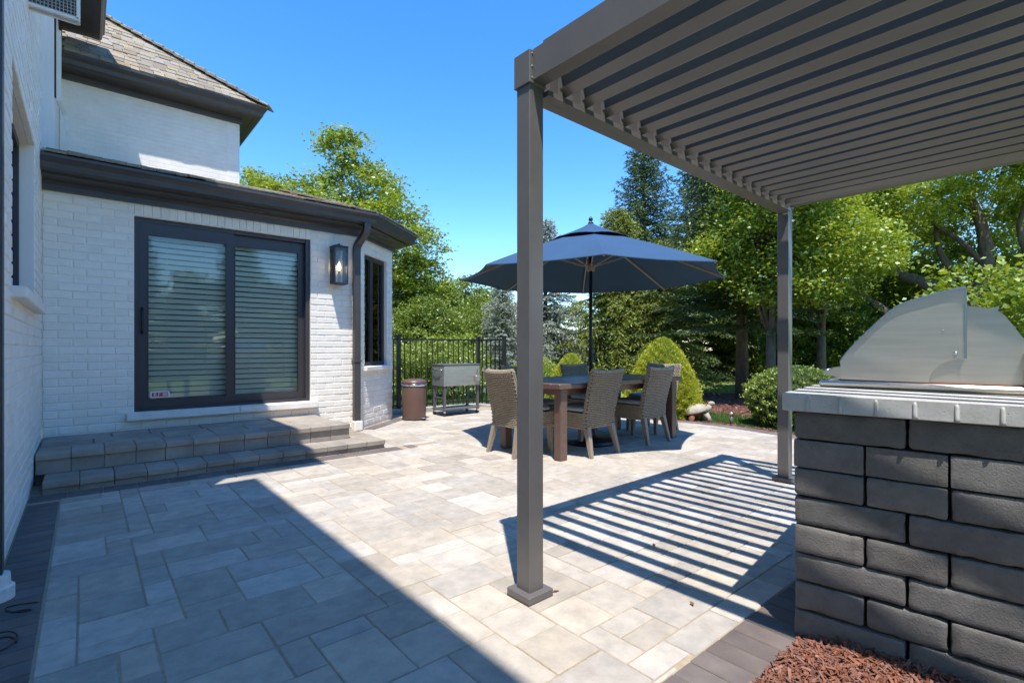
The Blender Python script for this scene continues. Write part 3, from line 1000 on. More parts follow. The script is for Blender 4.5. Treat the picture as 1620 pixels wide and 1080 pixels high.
# downspouts
def rect_tube(pts, w, d, up):
    mb = MB(); pts = [Vector(p) for p in pts]; u = Vector(up).normalized(); base_i = 0
    for i, p in enumerate(pts):
        t = (pts[min(i + 1, len(pts) - 1)] - pts[max(i - 1, 0)]).normalized()
        s_ = t.cross(u).normalized() if abs(t.dot(u)) < .99 else Vector((1, 0, 0)); w_ = u
        dd = s_.cross(t).normalized()
        for a, b in ((-1, -1), (1, -1), (1, 1), (-1, 1)):
            mb.v.append(tuple(p + w_ * (a * w / 2) + s_ * (b * d / 2)))
    for i in range(len(pts) - 1):
        for k in range(4):
            a = i * 4 + k; b = i * 4 + (k + 1) % 4
            mb.f.append((a, b, b + 4, a + 4)); mb.var.append(0)
    mb.f.append((3, 2, 1, 0)); mb.var.append(0)
    e = (len(pts) - 1) * 4; mb.f.append((e, e + 1, e + 2, e + 3)); mb.var.append(0)
    return mb
dsx = 2.775
rect_tube([(dsx + .05, YW - .26, 2.76), (dsx + .05, YW - .26, 2.68), (dsx + .045, YW - .25, 2.63), (dsx + .03, YW - .18, 2.57), (dsx + .012, YW - .10, 2.51), (dsx + .003, YW - .064, 2.46), (dsx, YW - .056, 2.40), (dsx, YW - .056, 2.28), (dsx, YW - .056, 0.13)], 0.085, 0.07, (1, 0, 0)).build('downspout', M_BRONZE, house)
st_ = MB(); st_.box(dsx - .05, dsx + .05, YW - .10, YW - .002, .92, .945); st_.build('downspout_strap', M_BRONZE, house)
wb = MB(); wb.cbox(0.12, 0.115, 0.13, 0.012, Matrix.Translation((dsx + .005, YW - .062, 0.068))); wb.build('downspout_boot', M_WHITE, house)
rect_tube([(XL + .0, 3.15, 6.3), (XL + .0, 3.15, 3), (XL + .0, 3.15, .10)], 0.07, 0.07, (0, 1, 0)).build('downspout', M_BRONZE, house)
wb = MB(); wb.lathe([(0, 0), (.062, 0), (.062, .055), (.05, .058), (.047, .11), (.0, .112)], 20, (XL + .012, 3.14)); wb.build('downspout_boot', M_WHITE, house, smooth=False)
rect_tube([(XL + .03, 9.6, 5.6), (XL + .03, 9.6, 4.6), (XL + .10, 9.7, 4.45), (XL + .16, 9.75, 3.9)], 0.07, 0.05, (0, 1, 0)).build('downspout', M_WHITE, house)
vl = MB(); vl.box(XL - .01, XL + .014, 9.2, 9.22, 4.5, 6.2); vl.build('corner_trim', M_BLACK, house)
# wire cage high on the wing wall
wc = MB()
x0, x1, y0, y1, z0, z1 = XL, -0.037, 5.0, 5.06, 3.575, 4.2
for a, b in (((x0, y0, z0), (x1, y0, z0)), ((x1, y0, z0), (x1, y0, z1)), ((x0, y0, z1), (x1, y0, z1)), ((x1, y0, z0), (x1, y1, z0)), ((x1, y1, z0), (x1, y1, z1)), ((x0, y1, z0), (x1, y1, z0)), ((x1, y0, z1), (x1, y1, z1)), ((x0, y1, z1), (x1, y1, z1))):
    wc.bar(a, b, 0.022)
cage = wc.build('vent_cage', M_WHITE, house)
wm = MB()
for k in range(1, 13):
    xx = x0 + (x1 - x0) * k / 13; wm.bar((xx, y0 + .006, z0), (xx, y0 + .006, z1), 0.006)
for k in range(1, 26):
    zz = z0 + (z1 - z0) * k / 26; wm.bar((x0, y0 + .010, zz), (x1, y0 + .010, zz), 0.006)
wm.build('wire_mesh', M_WIRE, cage)
wk = MB(); wk.box(x0, x1 - .012, y0 + .03, y0 + .04, z0 + .012, z1); wk.build('vent_louver', M_BRONZE, cage)

# ------------------------------------------------------------------ entry steps
steps = tag(empty('entry_steps', (1.0, 5.9, 0)), 'low grey stone block steps and landing below the sliding glass door', 'steps')
steps.location = (0, 0, 0)
def block(name, cx, cy, cz, sx, sy, sz, c=0.006, m=M_STEP, parent=steps, rz=0):
    mb = MB(); mb.cbox(sx, sy, sz, c)
    o = link(name, mb.mesh(name, m), parent, (cx, cy, cz), rz)
    return o
CW = 0.2135
capm = MB(); capm.cbox(CW - .003, 0.335, 0.052, 0.005); capm = capm.mesh('step_cap', M_STEP)
ris = MB(); ris.cbox(CW - .003, 0.1, 0.115, 0.003); ris = ris.mesh('riser_block', M_STEP)
ris2 = MB(); ris2.cbox(CW - .003, 0.1, 0.07, 0.003); ris2 = ris2.mesh('riser_block', M_STEP)
for k in range(12):
    x = XL + 0.01 + CW * (k + .5)
    link('step_cap', capm, steps, (x, 5.45 + .1675, 0.234 + RNG.uniform(-.0015, .0015)), RNG.gauss(0, .004))
    link('riser_block', ris, steps, (x, 5.475 + .05, 0.150), RNG.gauss(0, .004))
for k in range(13):
    x = XL + 0.01 + CW * (k + .5) + 0.055
    link('step_cap', capm, steps, (x, 5.13 + .1675, 0.069 + RNG.uniform(-.0015, .0015)), RNG.gauss(0, .004))
    link('riser_block', ris2, steps, (x, 5.155 + .05, 0.006), RNG.gauss(0, .004))
for k in range(6):                                    # end of the lower tread behind the riser
    link('step_cap', capm, steps, (2.535 - .1675, 5.58 + CW * k * .8, 0.0685), rad(90))
x = XL + 0.012
row0 = [0.36, 0.52, 0.40, 0.33, 0.46, 0.46]
for k, wd in enumerate(row0):
    block('landing_paver', x + wd / 2, 5.79 + .18, 0.232, wd - .006, 0.355, 0.05, m=M_STEP); x += wd
x = XL + 0.012
for k, wd in enumerate([0.5, 0.3, 0.45, 0.4, 0.3, 0.58]):
    block('landing_paver', x + wd / 2, 6.15 + .185, 0.232, wd - .006, 0.36, 0.05, m=M_STEP); x += wd
rb = MB(); rb.box(XL + .005, 2.2, 5.58, YW, 0.0, 0.205); rb.build('step_core', M_JOINT, steps)
rb = MB(); rb.box(2.21, 2.22, 5.5, YW - .01, 0.09, 0.205); rb.build('riser_block', M_STEP, steps)

# ------------------------------------------------------------------ wall lantern
lan = tag(empty('wall_lantern', (2.515, YW, 1.94)), 'lit black box lantern with clear glass on the white brick wall beside the downspout', 'lantern')
fr = MB()
a, b, c, d, e, f_ = -.082, .082, -.185, -.035, 0.0, 0.46
for xx in (a, b):
    for yy in (c, d):
        fr.box(xx - .006, xx + .006, yy - .006, yy + .006, e, f_)
for zz in (e, f_):
    for xx in (a, b):
        fr.box(xx - .007, xx + .007, c, d, zz - .008, zz + .008)
    for yy in (c, d):
        fr.box(a, b, yy - .007, yy + .007, zz - .008, zz + .008)
fr.build('frame', M_BLACK, lan)
tp = MB(); tp.box(a - .012, b + .012, c - .012, d + .012, f_ + .009, f_ + .022); tp.box(-.03, .03, -.14, -.08, f_ + .022, f_ + .04); tp.build('top_plate', M_BLACK, lan)
bt = MB(); bt.box(a + .01, b - .01, c + .01, d - .01, e - .004, e + .004); bt.build('bottom_plate', M_BLACK, lan)
bp_ = MB(); bp_.box(-.03, .03, -.014, 0.0, .26, .38); bp_.bar((0, -.01, .34), (0, -.01, f_ + .05), .02); bp_.bar((0, -.01, f_ + .05), (0, -.12, f_ + .05), .02); bp_.bar((0, -.11, f_ + .05), (0, -.11, f_ + .015), .018); bp_.build('wall_bracket', M_BLACK, lan)
for (u0, u1, v0, v1) in ((a + .008, b - .008, c - .002, c + .002), (a + .008, b - .008, d - .002, d + .002), (a - .002, a + .002, c + .008, d - .008), (b - .002, b + .002, c + .008, d - .008)):
    p = MB(); p.box(u0, u1, v0, v1, e + .009, f_ - .009); p.build('pane', M_LGLASS, lan)
cd = MB(); cd.lathe([(0, .01), (.02, .01), (.02, .12), (.012, .13), (.012, .17), (0, .17)], 12, (0, -.11)); cd.build('candle_sleeve', M_RIB, lan)
em = bpy.data.materials.new('bulb_glow'); em.use_nodes = True
pb = em.node_tree.nodes['Principled BSDF']; pb.inputs['Emission Color'].default_value = (1, .72, .42, 1); pb.inputs['Emission Strength'].default_value = 9.0; pb.inputs['Base Color'].default_value = (1, .8, .6, 1)
bu = MB(); bu.lathe([(0, .17), (.012, .175), (.02, .205), (.018, .235), (.008, .265), (0, .28)], 14, (0, -.11)); bu.build('bulb', em, lan, smooth=True)

# ------------------------------------------------------------------ pergola
perg = tag(empty('pergola', (1.472, 1.611, 0), rad(1.1)), 'dark bronze metal pergola with open louvered roof over the grill corner', 'pergola')
PL, PWD = 2.925, 0.085
for px_, py_ in ((0, 0), (PL, 0), (0, -3.4), (PL, -3.4)):
    p = MB(); p.cbox(PWD, PWD, 2.25, 0.003, Matrix.Translation((px_ + PWD / 2, py_ + PWD / 2, 1.125 + .012))); p.build('post', M_PERG, perg)
    p = MB(); p.cbox(0.148, 0.148, 0.034, 0.004, Matrix.Translation((px_ + PWD / 2, py_ + PWD / 2, 0.018))); p.build('base_plate', M_PERG, perg)
    p = MB(); p.cbox(PWD + .018, PWD + .018, 0.145, 0.003, Matrix.Translation((px_ + PWD / 2, py_ + PWD / 2, 2.325))); cp = p.build('post_cap', M_PERG, perg)
    sc = MB()
    for zz in (2.275, 2.325, 2.38):
        sc.lathe([(0, 0), (.004, 0), (.0045, .003), (0, .004)], 8)
        M = Matrix.Translation((px_ + .006, py_ - .0085, zz)) @ Matrix.Rotation(rad(90), 4, 'X')
        nverts = 4 * 8
        for q in range(len(sc.v) - nverts, len(sc.v)):
            sc.v[q] = tuple(M @ Vector(sc.v[q]))
    sc.build('screw', M_STEEL, cp)
for x0 in (0.012, PL):
    b = MB(); b.box(x0, x0 + .075, -3.4 + PWD + .012, -0.010, 2.268, 2.40); b.box(x0 + .010, x0 + .060, -3.31, -0.06, 2.40, 2.418); b.build('beam', M_PERG, perg)
for y0, sg in ((0, 1), (-3.4, -1)):
    b = MB()
    if sg > 0:
        b.box(PWD + .011, PL - .011, .028, .080, 2.222, 2.40); b.box(PWD + .011, PL - .011, -.022, .0275, 2.222, 2.246)
    else:
        b.box(PWD + .011, PL - .011, -3.395, -3.345, 2.222, 2.40); b.box(PWD + .011, PL - .011, -3.3445, -3.29, 2.222, 2.246)
    b.build('beam', M_PERG, perg)
PROF = [(.050, 0), (.004, .021), (.034, .025), (.034, .137), (-.012, .137), (-.012, .145), (.042, .145), (.042, .020), (.056, 0)]
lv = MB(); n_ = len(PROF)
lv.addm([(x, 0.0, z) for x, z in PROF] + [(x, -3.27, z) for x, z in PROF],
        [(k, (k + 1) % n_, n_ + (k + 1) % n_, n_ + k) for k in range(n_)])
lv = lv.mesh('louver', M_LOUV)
bk = MB(); bk.box(-.004, .030, -.030, -.026, 0, .085); bk.box(-.004, .001, -.026, 0.02, 0, .085); bk.box(.008, .018, -.034, -.0301, .03, .045)
bk = bk.mesh('louver_bracket', M_PERG)
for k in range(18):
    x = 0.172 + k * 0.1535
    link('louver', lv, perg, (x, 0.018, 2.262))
    link('louver_bracket', bk, perg, (x - .012, 0.008, 2.2465))

# ------------------------------------------------------------------ grill island
from mathutils import noise as mnoise
isl = tag(empty('grill_island', (2.07, 0.768, 0), rad(8)), 'charcoal tumbled block grill island with pale concrete countertop', 'grill island')
def tumbled(L, D_, H, seed, r=0.013, rough=1.0):
    nx_, ny_, nz_ = max(6, int(L / 0.016)), 4, 7
    mb = MB(); hs = Vector((L / 2, D_ / 2, H / 2)); off = Vector((seed * 3.1, seed * 1.7, seed * .9))
    def P(p):
        q = Vector([max(-hs[k] + r, min(hs[k] - r, p[k])) for k in range(3)])
        d = p - q
        ln = d.length
        out = Vector(p)
        if ln > 1e-9:
            e = sum(1 for k in range(3) if abs(d[k]) > 1e-6)
            dn = d / ln
            out = q + dn * r
            if e >= 2:
                out -= dn * (0.0005 + 0.007 * rough * max(0, mnoise.noise((p + off) * 38)))
        out += (p.normalized()) * 0.0015 * rough * mnoise.noise((p + off) * 30)
        return out
    def grid(ax, sg):
        o = [k for k in range(3) if k != ax]; nn = (nx_, ny_, nz_); na, nb_ = nn[o[0]], nn[o[1]]
        def par(k, n):  # denser near the edges
            t = k / n * 2 - 1
            return math.copysign(abs(t) ** 0.8, t)
        V = []
        for i in range(na + 1):
            for j in range(nb_ + 1):
                p = [0, 0, 0]; p[ax] = sg * hs[ax]; p[o[0]] = par(i, na) * hs[o[0]]; p[o[1]] = par(j, nb_) * hs[o[1]]
                V.append(P(Vector(p)))
        F = []
        flip = (sg > 0) != (ax == 1)
        for i in range(na):
            for j in range(nb_):
                q = (i * (nb_ + 1) + j, (i + 1) * (nb_ + 1) + j, (i + 1) * (nb_ + 1) + j + 1, i * (nb_ + 1) + j + 1)
                F.append(q if flip else tuple(reversed(q)))
        mb.addm(V, F)
    for ax in range(3):
        for sg in (-1, 1):
            grid(ax, sg)
    return mb.mesh('wall_block', M_BLOCK, smooth=True)
rows = ['L', 'S', 'S', 'L', 'S', 'L', 'S', 'L']
HB = 0.1078
bmesh_cache = {}
irng = random.Random(4)
ISLEN = 1.70
for ri, kind in enumerate(rows):
    ztop = 0.8625 - ri * HB
    ln = 0.345 if kind == 'L' else 0.2265
    s = 0.0; j = 0
    while s < ISLEN - 0.02:
        l = min(ln, ISLEN - s)
        rough_ = 0.25 if ri == 1 else 1.0
        o = link('wall_block', tumbled(l - 0.003, 0.17, HB - 0.002, ri * 11 + j + 1, 0.005 if ri == 1 else 0.0115, rough_), isl)
        o.location = (0.085 + irng.uniform(-.004, .004), -(s + l / 2), ztop - HB / 2)
        o.rotation_euler = (irng.gauss(0, .006), irng.gauss(0, .008), rad(-90) + irng.gauss(0, .008))
        s += l; j += 1
    s = 0.178
    while s < 1.0:                               # face turned away from the viewer
        o = link('wall_block', bmesh_cache.setdefault(kind, tumbled(ln - .006, .17, HB - .005, 91, .013)), isl)
        o.location = (s + ln / 2, -0.085, ztop - HB / 2)
        s += ln
core = MB(); core.box(0.09, 1.05, -1.69, -0.09, 0.0, 0.861); core.build('island_core', mat('island_core', (0.02, 0.02, 0.02), 0.9), isl)
ct = MB(); ct.cbox(1.16, 1.78, 0.066, 0.003, Matrix.Translation((0.545, -0.86, 0.8975)))
ctop = ct.build('countertop', M_COUNTER, isl)
rid = MB(); rid.tube([(0, 0, -.030), (0, 0, -.02), (0, 0, .018), (0, 0, .026)], [.008, .0065, .006, .003], 10)
rid = rid.mesh('edge_ridge', M_COUNTER, smooth=True)
for k in range(16):
    link('edge_ridge', rid, ctop, (-.034, -(0.055 + k * .104), .897))
for k in range(9):
    link('edge_ridge', rid, ctop, (.06 + k * .104, .029, .897))

# ------------------------------------------------------------------ grill
gr = tag(empty('grill', (2.07, 0.768, 0.93), rad(8)), 'stainless steel built-in gas grill with angular hood on the stone island', 'grill')
def extr(poly, x0, x1, name, m, parent, smooth=False):
    """polygon in (s, z) extruded along local x"""
    mb = MB(); n_ = len(poly)
    V = [(x0, -s, z - .93) for s, z in poly] + [(x1, -s, z - .93) for s, z in poly]
    mb.addm(V, [tuple(range(n_)), tuple(reversed(range(n_, 2 * n_)))] + [(k, n_ + k, n_ + (k + 1) % n_, (k + 1) % n_) for k in range(n_)])
    return mb.build(name, m, parent)
arc = [(0.494 - 0.105 * math.sin(t), 0.966 + 0.096 * math.cos(t)) for t in [rad(a) for a in range(0, 91, 10)]]
lid = [(0.096, 0.968), (0.094, 1.04), (0.118, 1.077), (0.146, 1.113), (0.18, 1.153), (0.215, 1.192), (0.25, 1.230), (0.274, 1.252), (0.29, 1.2645), (0.308, 1.2745), (0.331, 1.283), (0.38, 1.2985), (0.436, 1.3135), (0.47, 1.3215), (0.496, 1.326)]
hood = extr(lid + arc, 0.40, 0.412, 'hood', M_STEEL, gr)
def shell(path, x0, x1, th, name, m, parent):
    mb = MB()
    for (s0, z0), (s1, z1) in zip(path[:-1], path[1:]):
        mb.addm([(x0, -s0, z0 - .93), (x0, -s1, z1 - .93), (x1, -s1, z1 - .93), (x1, -s0, z0 - .93), (x0, -s0, z0 - .93 + th), (x0, -s1, z1 - .93 + th), (x1, -s1, z1 - .93 + th), (x1, -s0, z0 - .93 + th)],
                [(0, 1, 2, 3), (7, 6, 5, 4), (0, 4, 5, 1), (2, 6, 7, 3), (1, 5, 6, 2), (0, 3, 7, 4)])
    return mb.build(name, m, parent)
shell(lid[1:], 0.388, 1.12, 0.009, 'hood_shell', M_CHROME, hood)
extr(lid + arc, 1.10, 1.112, 'hood_side', M_STEEL, hood)
ff = MB(); ff.box(0.412, 1.10, -0.104, -0.096, 0.038, 0.112); ff.build('hood_front', M_STEEL, hood)
sm_ = MB(); sm_.box(0.394, 0.3995, -0.499, -0.494, 0.132, 0.397); sm_.build('seam', M_CHROME, hood)
extr([(0.36, 0.966), (0.36, 1.05), (0.48, 1.06), (0.499, 1.262), (0.52, 1.2575), (0.55, 1.252), (0.575, 1.244), (0.592, 1.232), (0.606, 1.214), (0.65, 1.136), (0.70, 1.03), (0.73, 0.966)], 0.416, 1.096, 'firebox', M_STEEL, gr)
extr([(0.555, 1.249), (0.584, 1.239), (0.589, 1.258), (0.574, 1.2515)], 0.43, 1.08, 'warming_vent', M_STEEL, gr)
extr([(0.022, 0.996), (0.07, 1.018), (0.093, 1.022), (0.093, 0.972), (0.06, 0.982)], 0.42, 0.432, 'handle_bracket', M_STEEL, gr)
extr([(0.022, 0.996), (0.07, 1.018), (0.093, 1.022), (0.093, 0.972), (0.06, 0.982)], 1.05, 1.062, 'handle_bracket', M_STEEL, gr)
hb_ = MB(); hb_.tube([(0.43, -.040, .069), (1.052, -.040, .069)], .012, 12); hb_.build('handle', M_CHROME, gr, smooth=True)
tr_ = MB(); tr_.cbox(0.76, 0.80, 0.030, 0.010, Matrix.Translation((0.765, -.415, 0.0165))); tr_.build('grill_tray', M_STEEL, gr)
ln_ = MB(); ln_.box(0.400, 1.11, -.74, -.09, .0318, .0365); ln_.build('gasket', mat('rust_gasket', (0.16, 0.06, 0.03), 0.8), gr)
rp_ = MB(); rp_.cbox(0.72, 0.10, 0.125, 0.004, Matrix.Translation((0.745, -.70, 0.0945))); rp_.build('rear_panel', M_STEEL, gr)
for s_, z_ in ((0.467, 1.083), (0.43, 1.17)):
    rv = MB(); rv.lathe([(0, 0), (.007 if z_ < 1.1 else .003, 0), (.006 if z_ < 1.1 else .002, .004), (0, .006)], 12)
    M = Matrix.Translation((0.3995, -s_, z_ - .93)) @ Matrix.Rotation(rad(-90), 4, 'Y')
    rv.v = [tuple(M @ Vector(v)) for v in rv.v]
    rv.build('rivet', M_CHROME, hood, smooth=True)

# ------------------------------------------------------------------ dining table
def taper(mb, p0, p1, w0, w1):
    p0, p1 = Vector(p0), Vector(p1)
    V = []
    for p, w in ((p0, w0), (p1, w1)):
        for a, b in ((-1, -1), (1, -1), (1, 1), (-1, 1)):
            V.append((p.x + a * w / 2, p.y + b * w / 2, p.z))
    mb.addm(V, [(3, 2, 1, 0), (4, 5, 6, 7)] + [(k, (k + 1) % 4, 4 + (k + 1) % 4, 4 + k) for k in range(4)])
    return mb
TX0, TX1, TY0, TY1 = 3.46, 5.62, 3.36, 4.38
tab = tag(empty('dining_table', ((TX0 + TX1) / 2, (TY0 + TY1) / 2, 0)), 'brown rectangular outdoor dining table under the navy umbrella', 'table')
hx, hyy = (TX1 - TX0) / 2, (TY1 - TY0) / 2
for sx in (-1, 1):
    for sy in (-1, 1):
        m_ = MB(); m_.cbox(0.095, 0.095, 0.70, 0.006, Matrix.Translation((sx * (hx - .105), sy * (hyy - .09), .352))); m_.build('leg', M_TABLE, tab)
for sy in (-1, 1):
    m_ = MB(); m_.cbox(2 * hx, .12, .05, .005, Matrix.Translation((0, sy * (hyy - .06), .729))); m_.build('table_frame', M_TABLE, tab)
    m_ = MB(); m_.box(-hx + .16, hx - .16, sy * (hyy - .11) - .012, sy * (hyy - .11) + .012, .635, .703); m_.build('apron', M_TABLE, tab)
for sx in (-1, 1):
    m_ = MB(); m_.cbox(.12, 2 * hyy - .244, .0495, .005, Matrix.Translation((sx * (hx - .06), 0, .729))); m_.build('table_frame', M_TABLE, tab)
    m_ = MB(); m_.box(sx * (hx - .11) - .012, sx * (hx - .11) + .012, -hyy + .14, hyy - .14, .635, .703); m_.build('apron', M_TABLE, tab)
npl = 6; pw = (2 * hyy - .244) / npl
for k in range(npl):
    m_ = MB(); m_.cbox(2 * hx - .246, pw - .004, .045, .004, Matrix.Translation((0, -hyy + .122 + pw * (k + .5), .7305))); m_.build('plank', M_TABLE, tab)

# ------------------------------------------------------------------ wicker chairs
def weave(mb, S, N_, nu, rows_, hh, th, phase=0):
    """interlaced strands over a surface S(u,v) with outward normal N_(u,v)"""
    for r in range(rows_):
        v = (r + .5) / rows_
        pts = []
        mb.cur = 0.05 + 0.9 * ((r * 7 + phase * 3) % 11) / 11
        b = len(mb.v)
        for k in range(nu * 2 + 1):
            u = k / (nu * 2)
            c = Vector(S(u, v)); n_ = Vector(N_(u, v))
            o = math.cos(math.pi * k / 2 * 2 / 2 + math.pi * (r % 2)) if False else (1 if (k // 1) % 2 == (r % 2) else -1)
            c = c + n_ * (th * 0.75 * o)
            up_ = (Vector(S(u, min(1, v + .02))) - Vector(S(u, max(0, v - .02)))).normalized()
            for q in (up_ * hh, n_ * th, -up_ * hh, -n_ * th):
                mb.v.append(tuple(c + q))
        for k in range(nu * 2):
            for q in range(3 + 1):
                a = b + k * 4 + q; a2 = b + k * 4 + (q + 1) % 4
                mb.f.append((a, a2, a2 + 4, a + 4)); mb.var.append(mb.cur)
def make_chair():
    root = empty('dining_chair')
    ZB, ZT = 0.285, 0.875
    def back(u, v, off=0.0):
        U = u * 2 - 1
        z = ZB + (ZT - 0.018 * (1 - U * U) - ZB) * v
        lean = 0.115 * max(0, (z - 0.40) / 0.47) ** 1.15
        hw = 0.232 + 0.02 * v
        y = -0.222 - lean - 0.028 * (1 - U * U) * v + off
        return Vector((U * hw, y, z))
    nb_ = lambda u, v: Vector((0, -1, 0.12)).normalized()
    nf_ = lambda u, v: Vector((0, 1, -0.12)).normalized()
    bk_ = MB()
    weave(bk_, lambda u, v: back(u, v), nb_, 14, 31, 0.0074, 0.0062)
    weave(bk_, lambda u, v: back(u, .24 + .76 * v, .040), nf_, 14, 24, 0.0090, 0.0052, 1)
    for U in (0.0, 1.0):
        weave(bk_, lambda u, v, U=U: back(U, v, .04 * u) , lambda u, v, U=U: Vector((U * 2 - 1, 0, 0)), 2, 31, 0.0090, 0.0052, 2)
    bk_.cur = .6
    bk_.tube([back(k / 12, 1, .02) + Vector((0, 0, .004)) for k in range(13)], 0.021, 8)
    bo = bk_.build('backrest', M_WICKER, root)
    cr = MB()
    G_ = 8
    V = [back(i / G_, j / G_, .006) for i in range(G_ + 1) for j in range(G_ + 1)] + [back(i / G_, j / G_, .034) for i in range(G_ + 1) for j in range(G_ + 1)]
    n0 = (G_ + 1) ** 2
    F = []
    for i in range(G_):
        for j in range(G_):
            a = i * (G_ + 1) + j
            F.append((a, a + G_ + 1, a + G_ + 2, a + 1)); F.append((n0 + a, n0 + a + 1, n0 + a + G_ + 2, n0 + a + G_ + 1))
    cr.addm(V, F); cr.build('backrest_core', M_WICKERBACK, bo)
    # seat apron
    s = MB(); SZ0, SZ1 = 0.285, 0.435
    def side(sx):
        return lambda u, v: Vector((sx * (0.236 - .0), -0.205 + 0.44 * u, SZ0 + (0.02 if False else 0) + (SZ1 - SZ0) * v))
    for sx in (-1, 1):
        weave(s, side(sx), lambda u, v, sx=sx: Vector((sx, 0, 0)), 12, 8, 0.0090, 0.0052)
    weave(s, lambda u, v: Vector((-.236 + .472 * u, .236, SZ0 + (SZ1 - SZ0) * v)), lambda u, v: Vector((0, 1, 0)), 13, 8, .0090, .0052)
    s.cur = .6
    for q in (SZ0, SZ1):
        s.tube([(-.234, -.2, q), (-.236, .236, q), (.236, .236, q), (.234, -.2, q)], .008, 6)
    so = s.build('seat', M_WICKER, root)
    c = MB(); c.box(-.230, .230, -.20, .230, SZ0 + .004, SZ1); c.build('seat_core', M_WICKERBACK, so)
    # cushion
    cu_ = MB(); NU, NV = 20, 8
    for j in range(NV + 1):
        ph = -math.pi / 2 + math.pi * j / NV
        for i in range(NU):
            t = 2 * math.pi * i / NU
            e = 0.28
            cx_ = math.copysign(abs(math.cos(ph)) ** .45, 1) * math.copysign(abs(math.cos(t)) ** e, math.cos(t))
            cy_ = math.copysign(abs(math.cos(ph)) ** .45, 1) * math.copysign(abs(math.sin(t)) ** e, math.sin(t))
            cu_.v.append((.232 * cx_, .012 + .222 * cy_, .472 + .036 * math.copysign(abs(math.sin(ph)) ** .8, math.sin(ph))))
    for j in range(NV):
        for i in range(NU):
            a = j * NU + i; b = j * NU + (i + 1) % NU
            cu_.f.append((a, b, b + NU, a + NU)); cu_.var.append(0)
    cu_.build('cushion', M_CUSHION, root, smooth=True)
    for sx in (-1, 1):
        l = MB(); taper(l, (sx * .222, -.285, 0), (sx * .195, -.205, .31), .034, .058); l.build('leg', M_LEGWOOD, root)
        l = MB(); taper(l, (sx * .212, .225, 0), (sx * .200, .205, .31), .034, .055); l.build('leg', M_LEGWOOD, root)
    return root
chair0 = make_chair()
spots = [
    (4.065, 3.59, 0, 'wicker chair with pale cushion on the near table side, right of the front leg'),
    (5.075, 3.62, 0, 'wicker dining chair on the near side of the table, closer to the big cone-shaped shrub'),
    (3.545, 4.00, -90, 'wicker chair at the table end nearest the cooler cart, half behind the pergola post'),
    (5.80, 3.93, 90, 'shaded wicker dining chair at the table end by the cone-shaped shrub'),
    (5.06, 4.33, 180, 'shaded wicker dining chair behind the table, right of the umbrella pole'),
    (4.06, 4.33, 180, 'wicker dining chair behind the table, hidden by the pergola post'),
]
for i, (x, y, a, lab) in enumerate(spots):
    o = chair0 if i == 0 else copy_tree(chair0)
    o.location = (x, y, 0); o.rotation_euler = (0, 0, rad(a + RNG.uniform(-2.5, 2.5)))
    tag(o, lab, 'chair', 'wicker chairs around the dining table')

# ------------------------------------------------------------------ umbrella
UMB = (4.49, 3.86)
um = tag(empty('patio_umbrella', (UMB[0], UMB[1], 0)), 'large navy blue octagonal market umbrella above the dining table', 'umbrella')
ZR, RR, ZV = 1.915, 1.535, 2.42
can_ = MB()
def ucurve(t):   # radius fraction -> z
    return ZV + (ZR - ZV) * (t ** 1.12)
NS, NR_ = 8, 12
for k in range(8):
    a0, a1 = rad(45 * k), rad(45 * (k + 1))
    grid = []
    for j in range(NR_ + 1):
        t = j / NR_; r = 0.16 + (RR - 0.16) * t
        rowp = []
        for i in range(NS + 1):
            s = i / NS
            p = Vector((math.cos(a0), math.sin(a0))).lerp(Vector((math.cos(a1), math.sin(a1))), s) * r
            bow = 4 * s * (1 - s)
            inn_ = 1 - 0.03 * bow * t ** 3
            rowp.append((p.x * inn_, p.y * inn_, ucurve(t) - 0.022 * bow * t * (1 - .7 * t)))
        grid.append(rowp)
    V = [p for rw in grid for p in rw]
    can_.addm(V, [(j * (NS + 1) + i, (j + 1) * (NS + 1) + i, (j + 1) * (NS + 1) + i + 1, j * (NS + 1) + i + 1) for j in range(NR_) for i in range(NS)])
    # short hem
    hv_ = []
    for i in range(NS + 1):
        x, y, z = grid[-1][i]; hv_ += [(x, y, z), (x * 1.001, y * 1.001, z - .008)]
    can_.addm(hv_, [(2 * i, 2 * i + 1, 2 * i + 3, 2 * i + 2) for i in range(NS)])
cano = can_.build('canopy', M_NAVY, um)
sd = cano.modifiers.new('solid', 'SOLIDIFY'); sd.thickness = 0.003
vt = MB()
for k in range(8):
    a0, a1 = rad(45 * k), rad(45 * (k + 1))
    V = []
    for j in range(6):
        t = j / 5; r = 0.03 + (0.47 - .03) * t
        for i in range(5):
            s = i / 4
            p = Vector((math.cos(a0), math.sin(a0))).lerp(Vector((math.cos(a1), math.sin(a1))), s) * r
            V.append((p.x, p.y, 2.55 - 0.202 * t ** .85 + .018 * (4 * s * (1 - s)) * t))
    vt.addm(V, [(j * 5 + i, (j + 1) * 5 + i, (j + 1) * 5 + i + 1, j * 5 + i + 1) for j in range(5) for i in range(4)])
vo = vt.build('vent_cap', M_NAVY, um); sd = vo.modifiers.new('solid', 'SOLIDIFY'); sd.thickness = 0.004
for k in range(8):
    a = rad(45 * k); c, s = math.cos(a), math.sin(a)
    r_ = MB(); zc = lambda q: ucurve(max(0, (q - .16) / (RR - .16)))
    r_.bar((c * .05, s * .05, ZV - .028), (c * .5, s * .5, zc(.5) - .02), .016, .02); r_.bar((c * .5, s * .5, zc(.5) - .02), (c * 1.0, s * 1.0, zc(1.0) - .02), .016, .02); r_.bar((c * 1.0, s * 1.0, zc(1.0) - .02), (c * 1.52, s * 1.52, ZR - .010), .016, .02)
    ro = r_.build('rib', M_RIB, um)
    r_ = MB(); r_.bar((c * .05, s * .05, 2.05), (c * .62, s * .62, zc(.62) - .035), .011, .014); r_.build('strut', M_RIB, um)
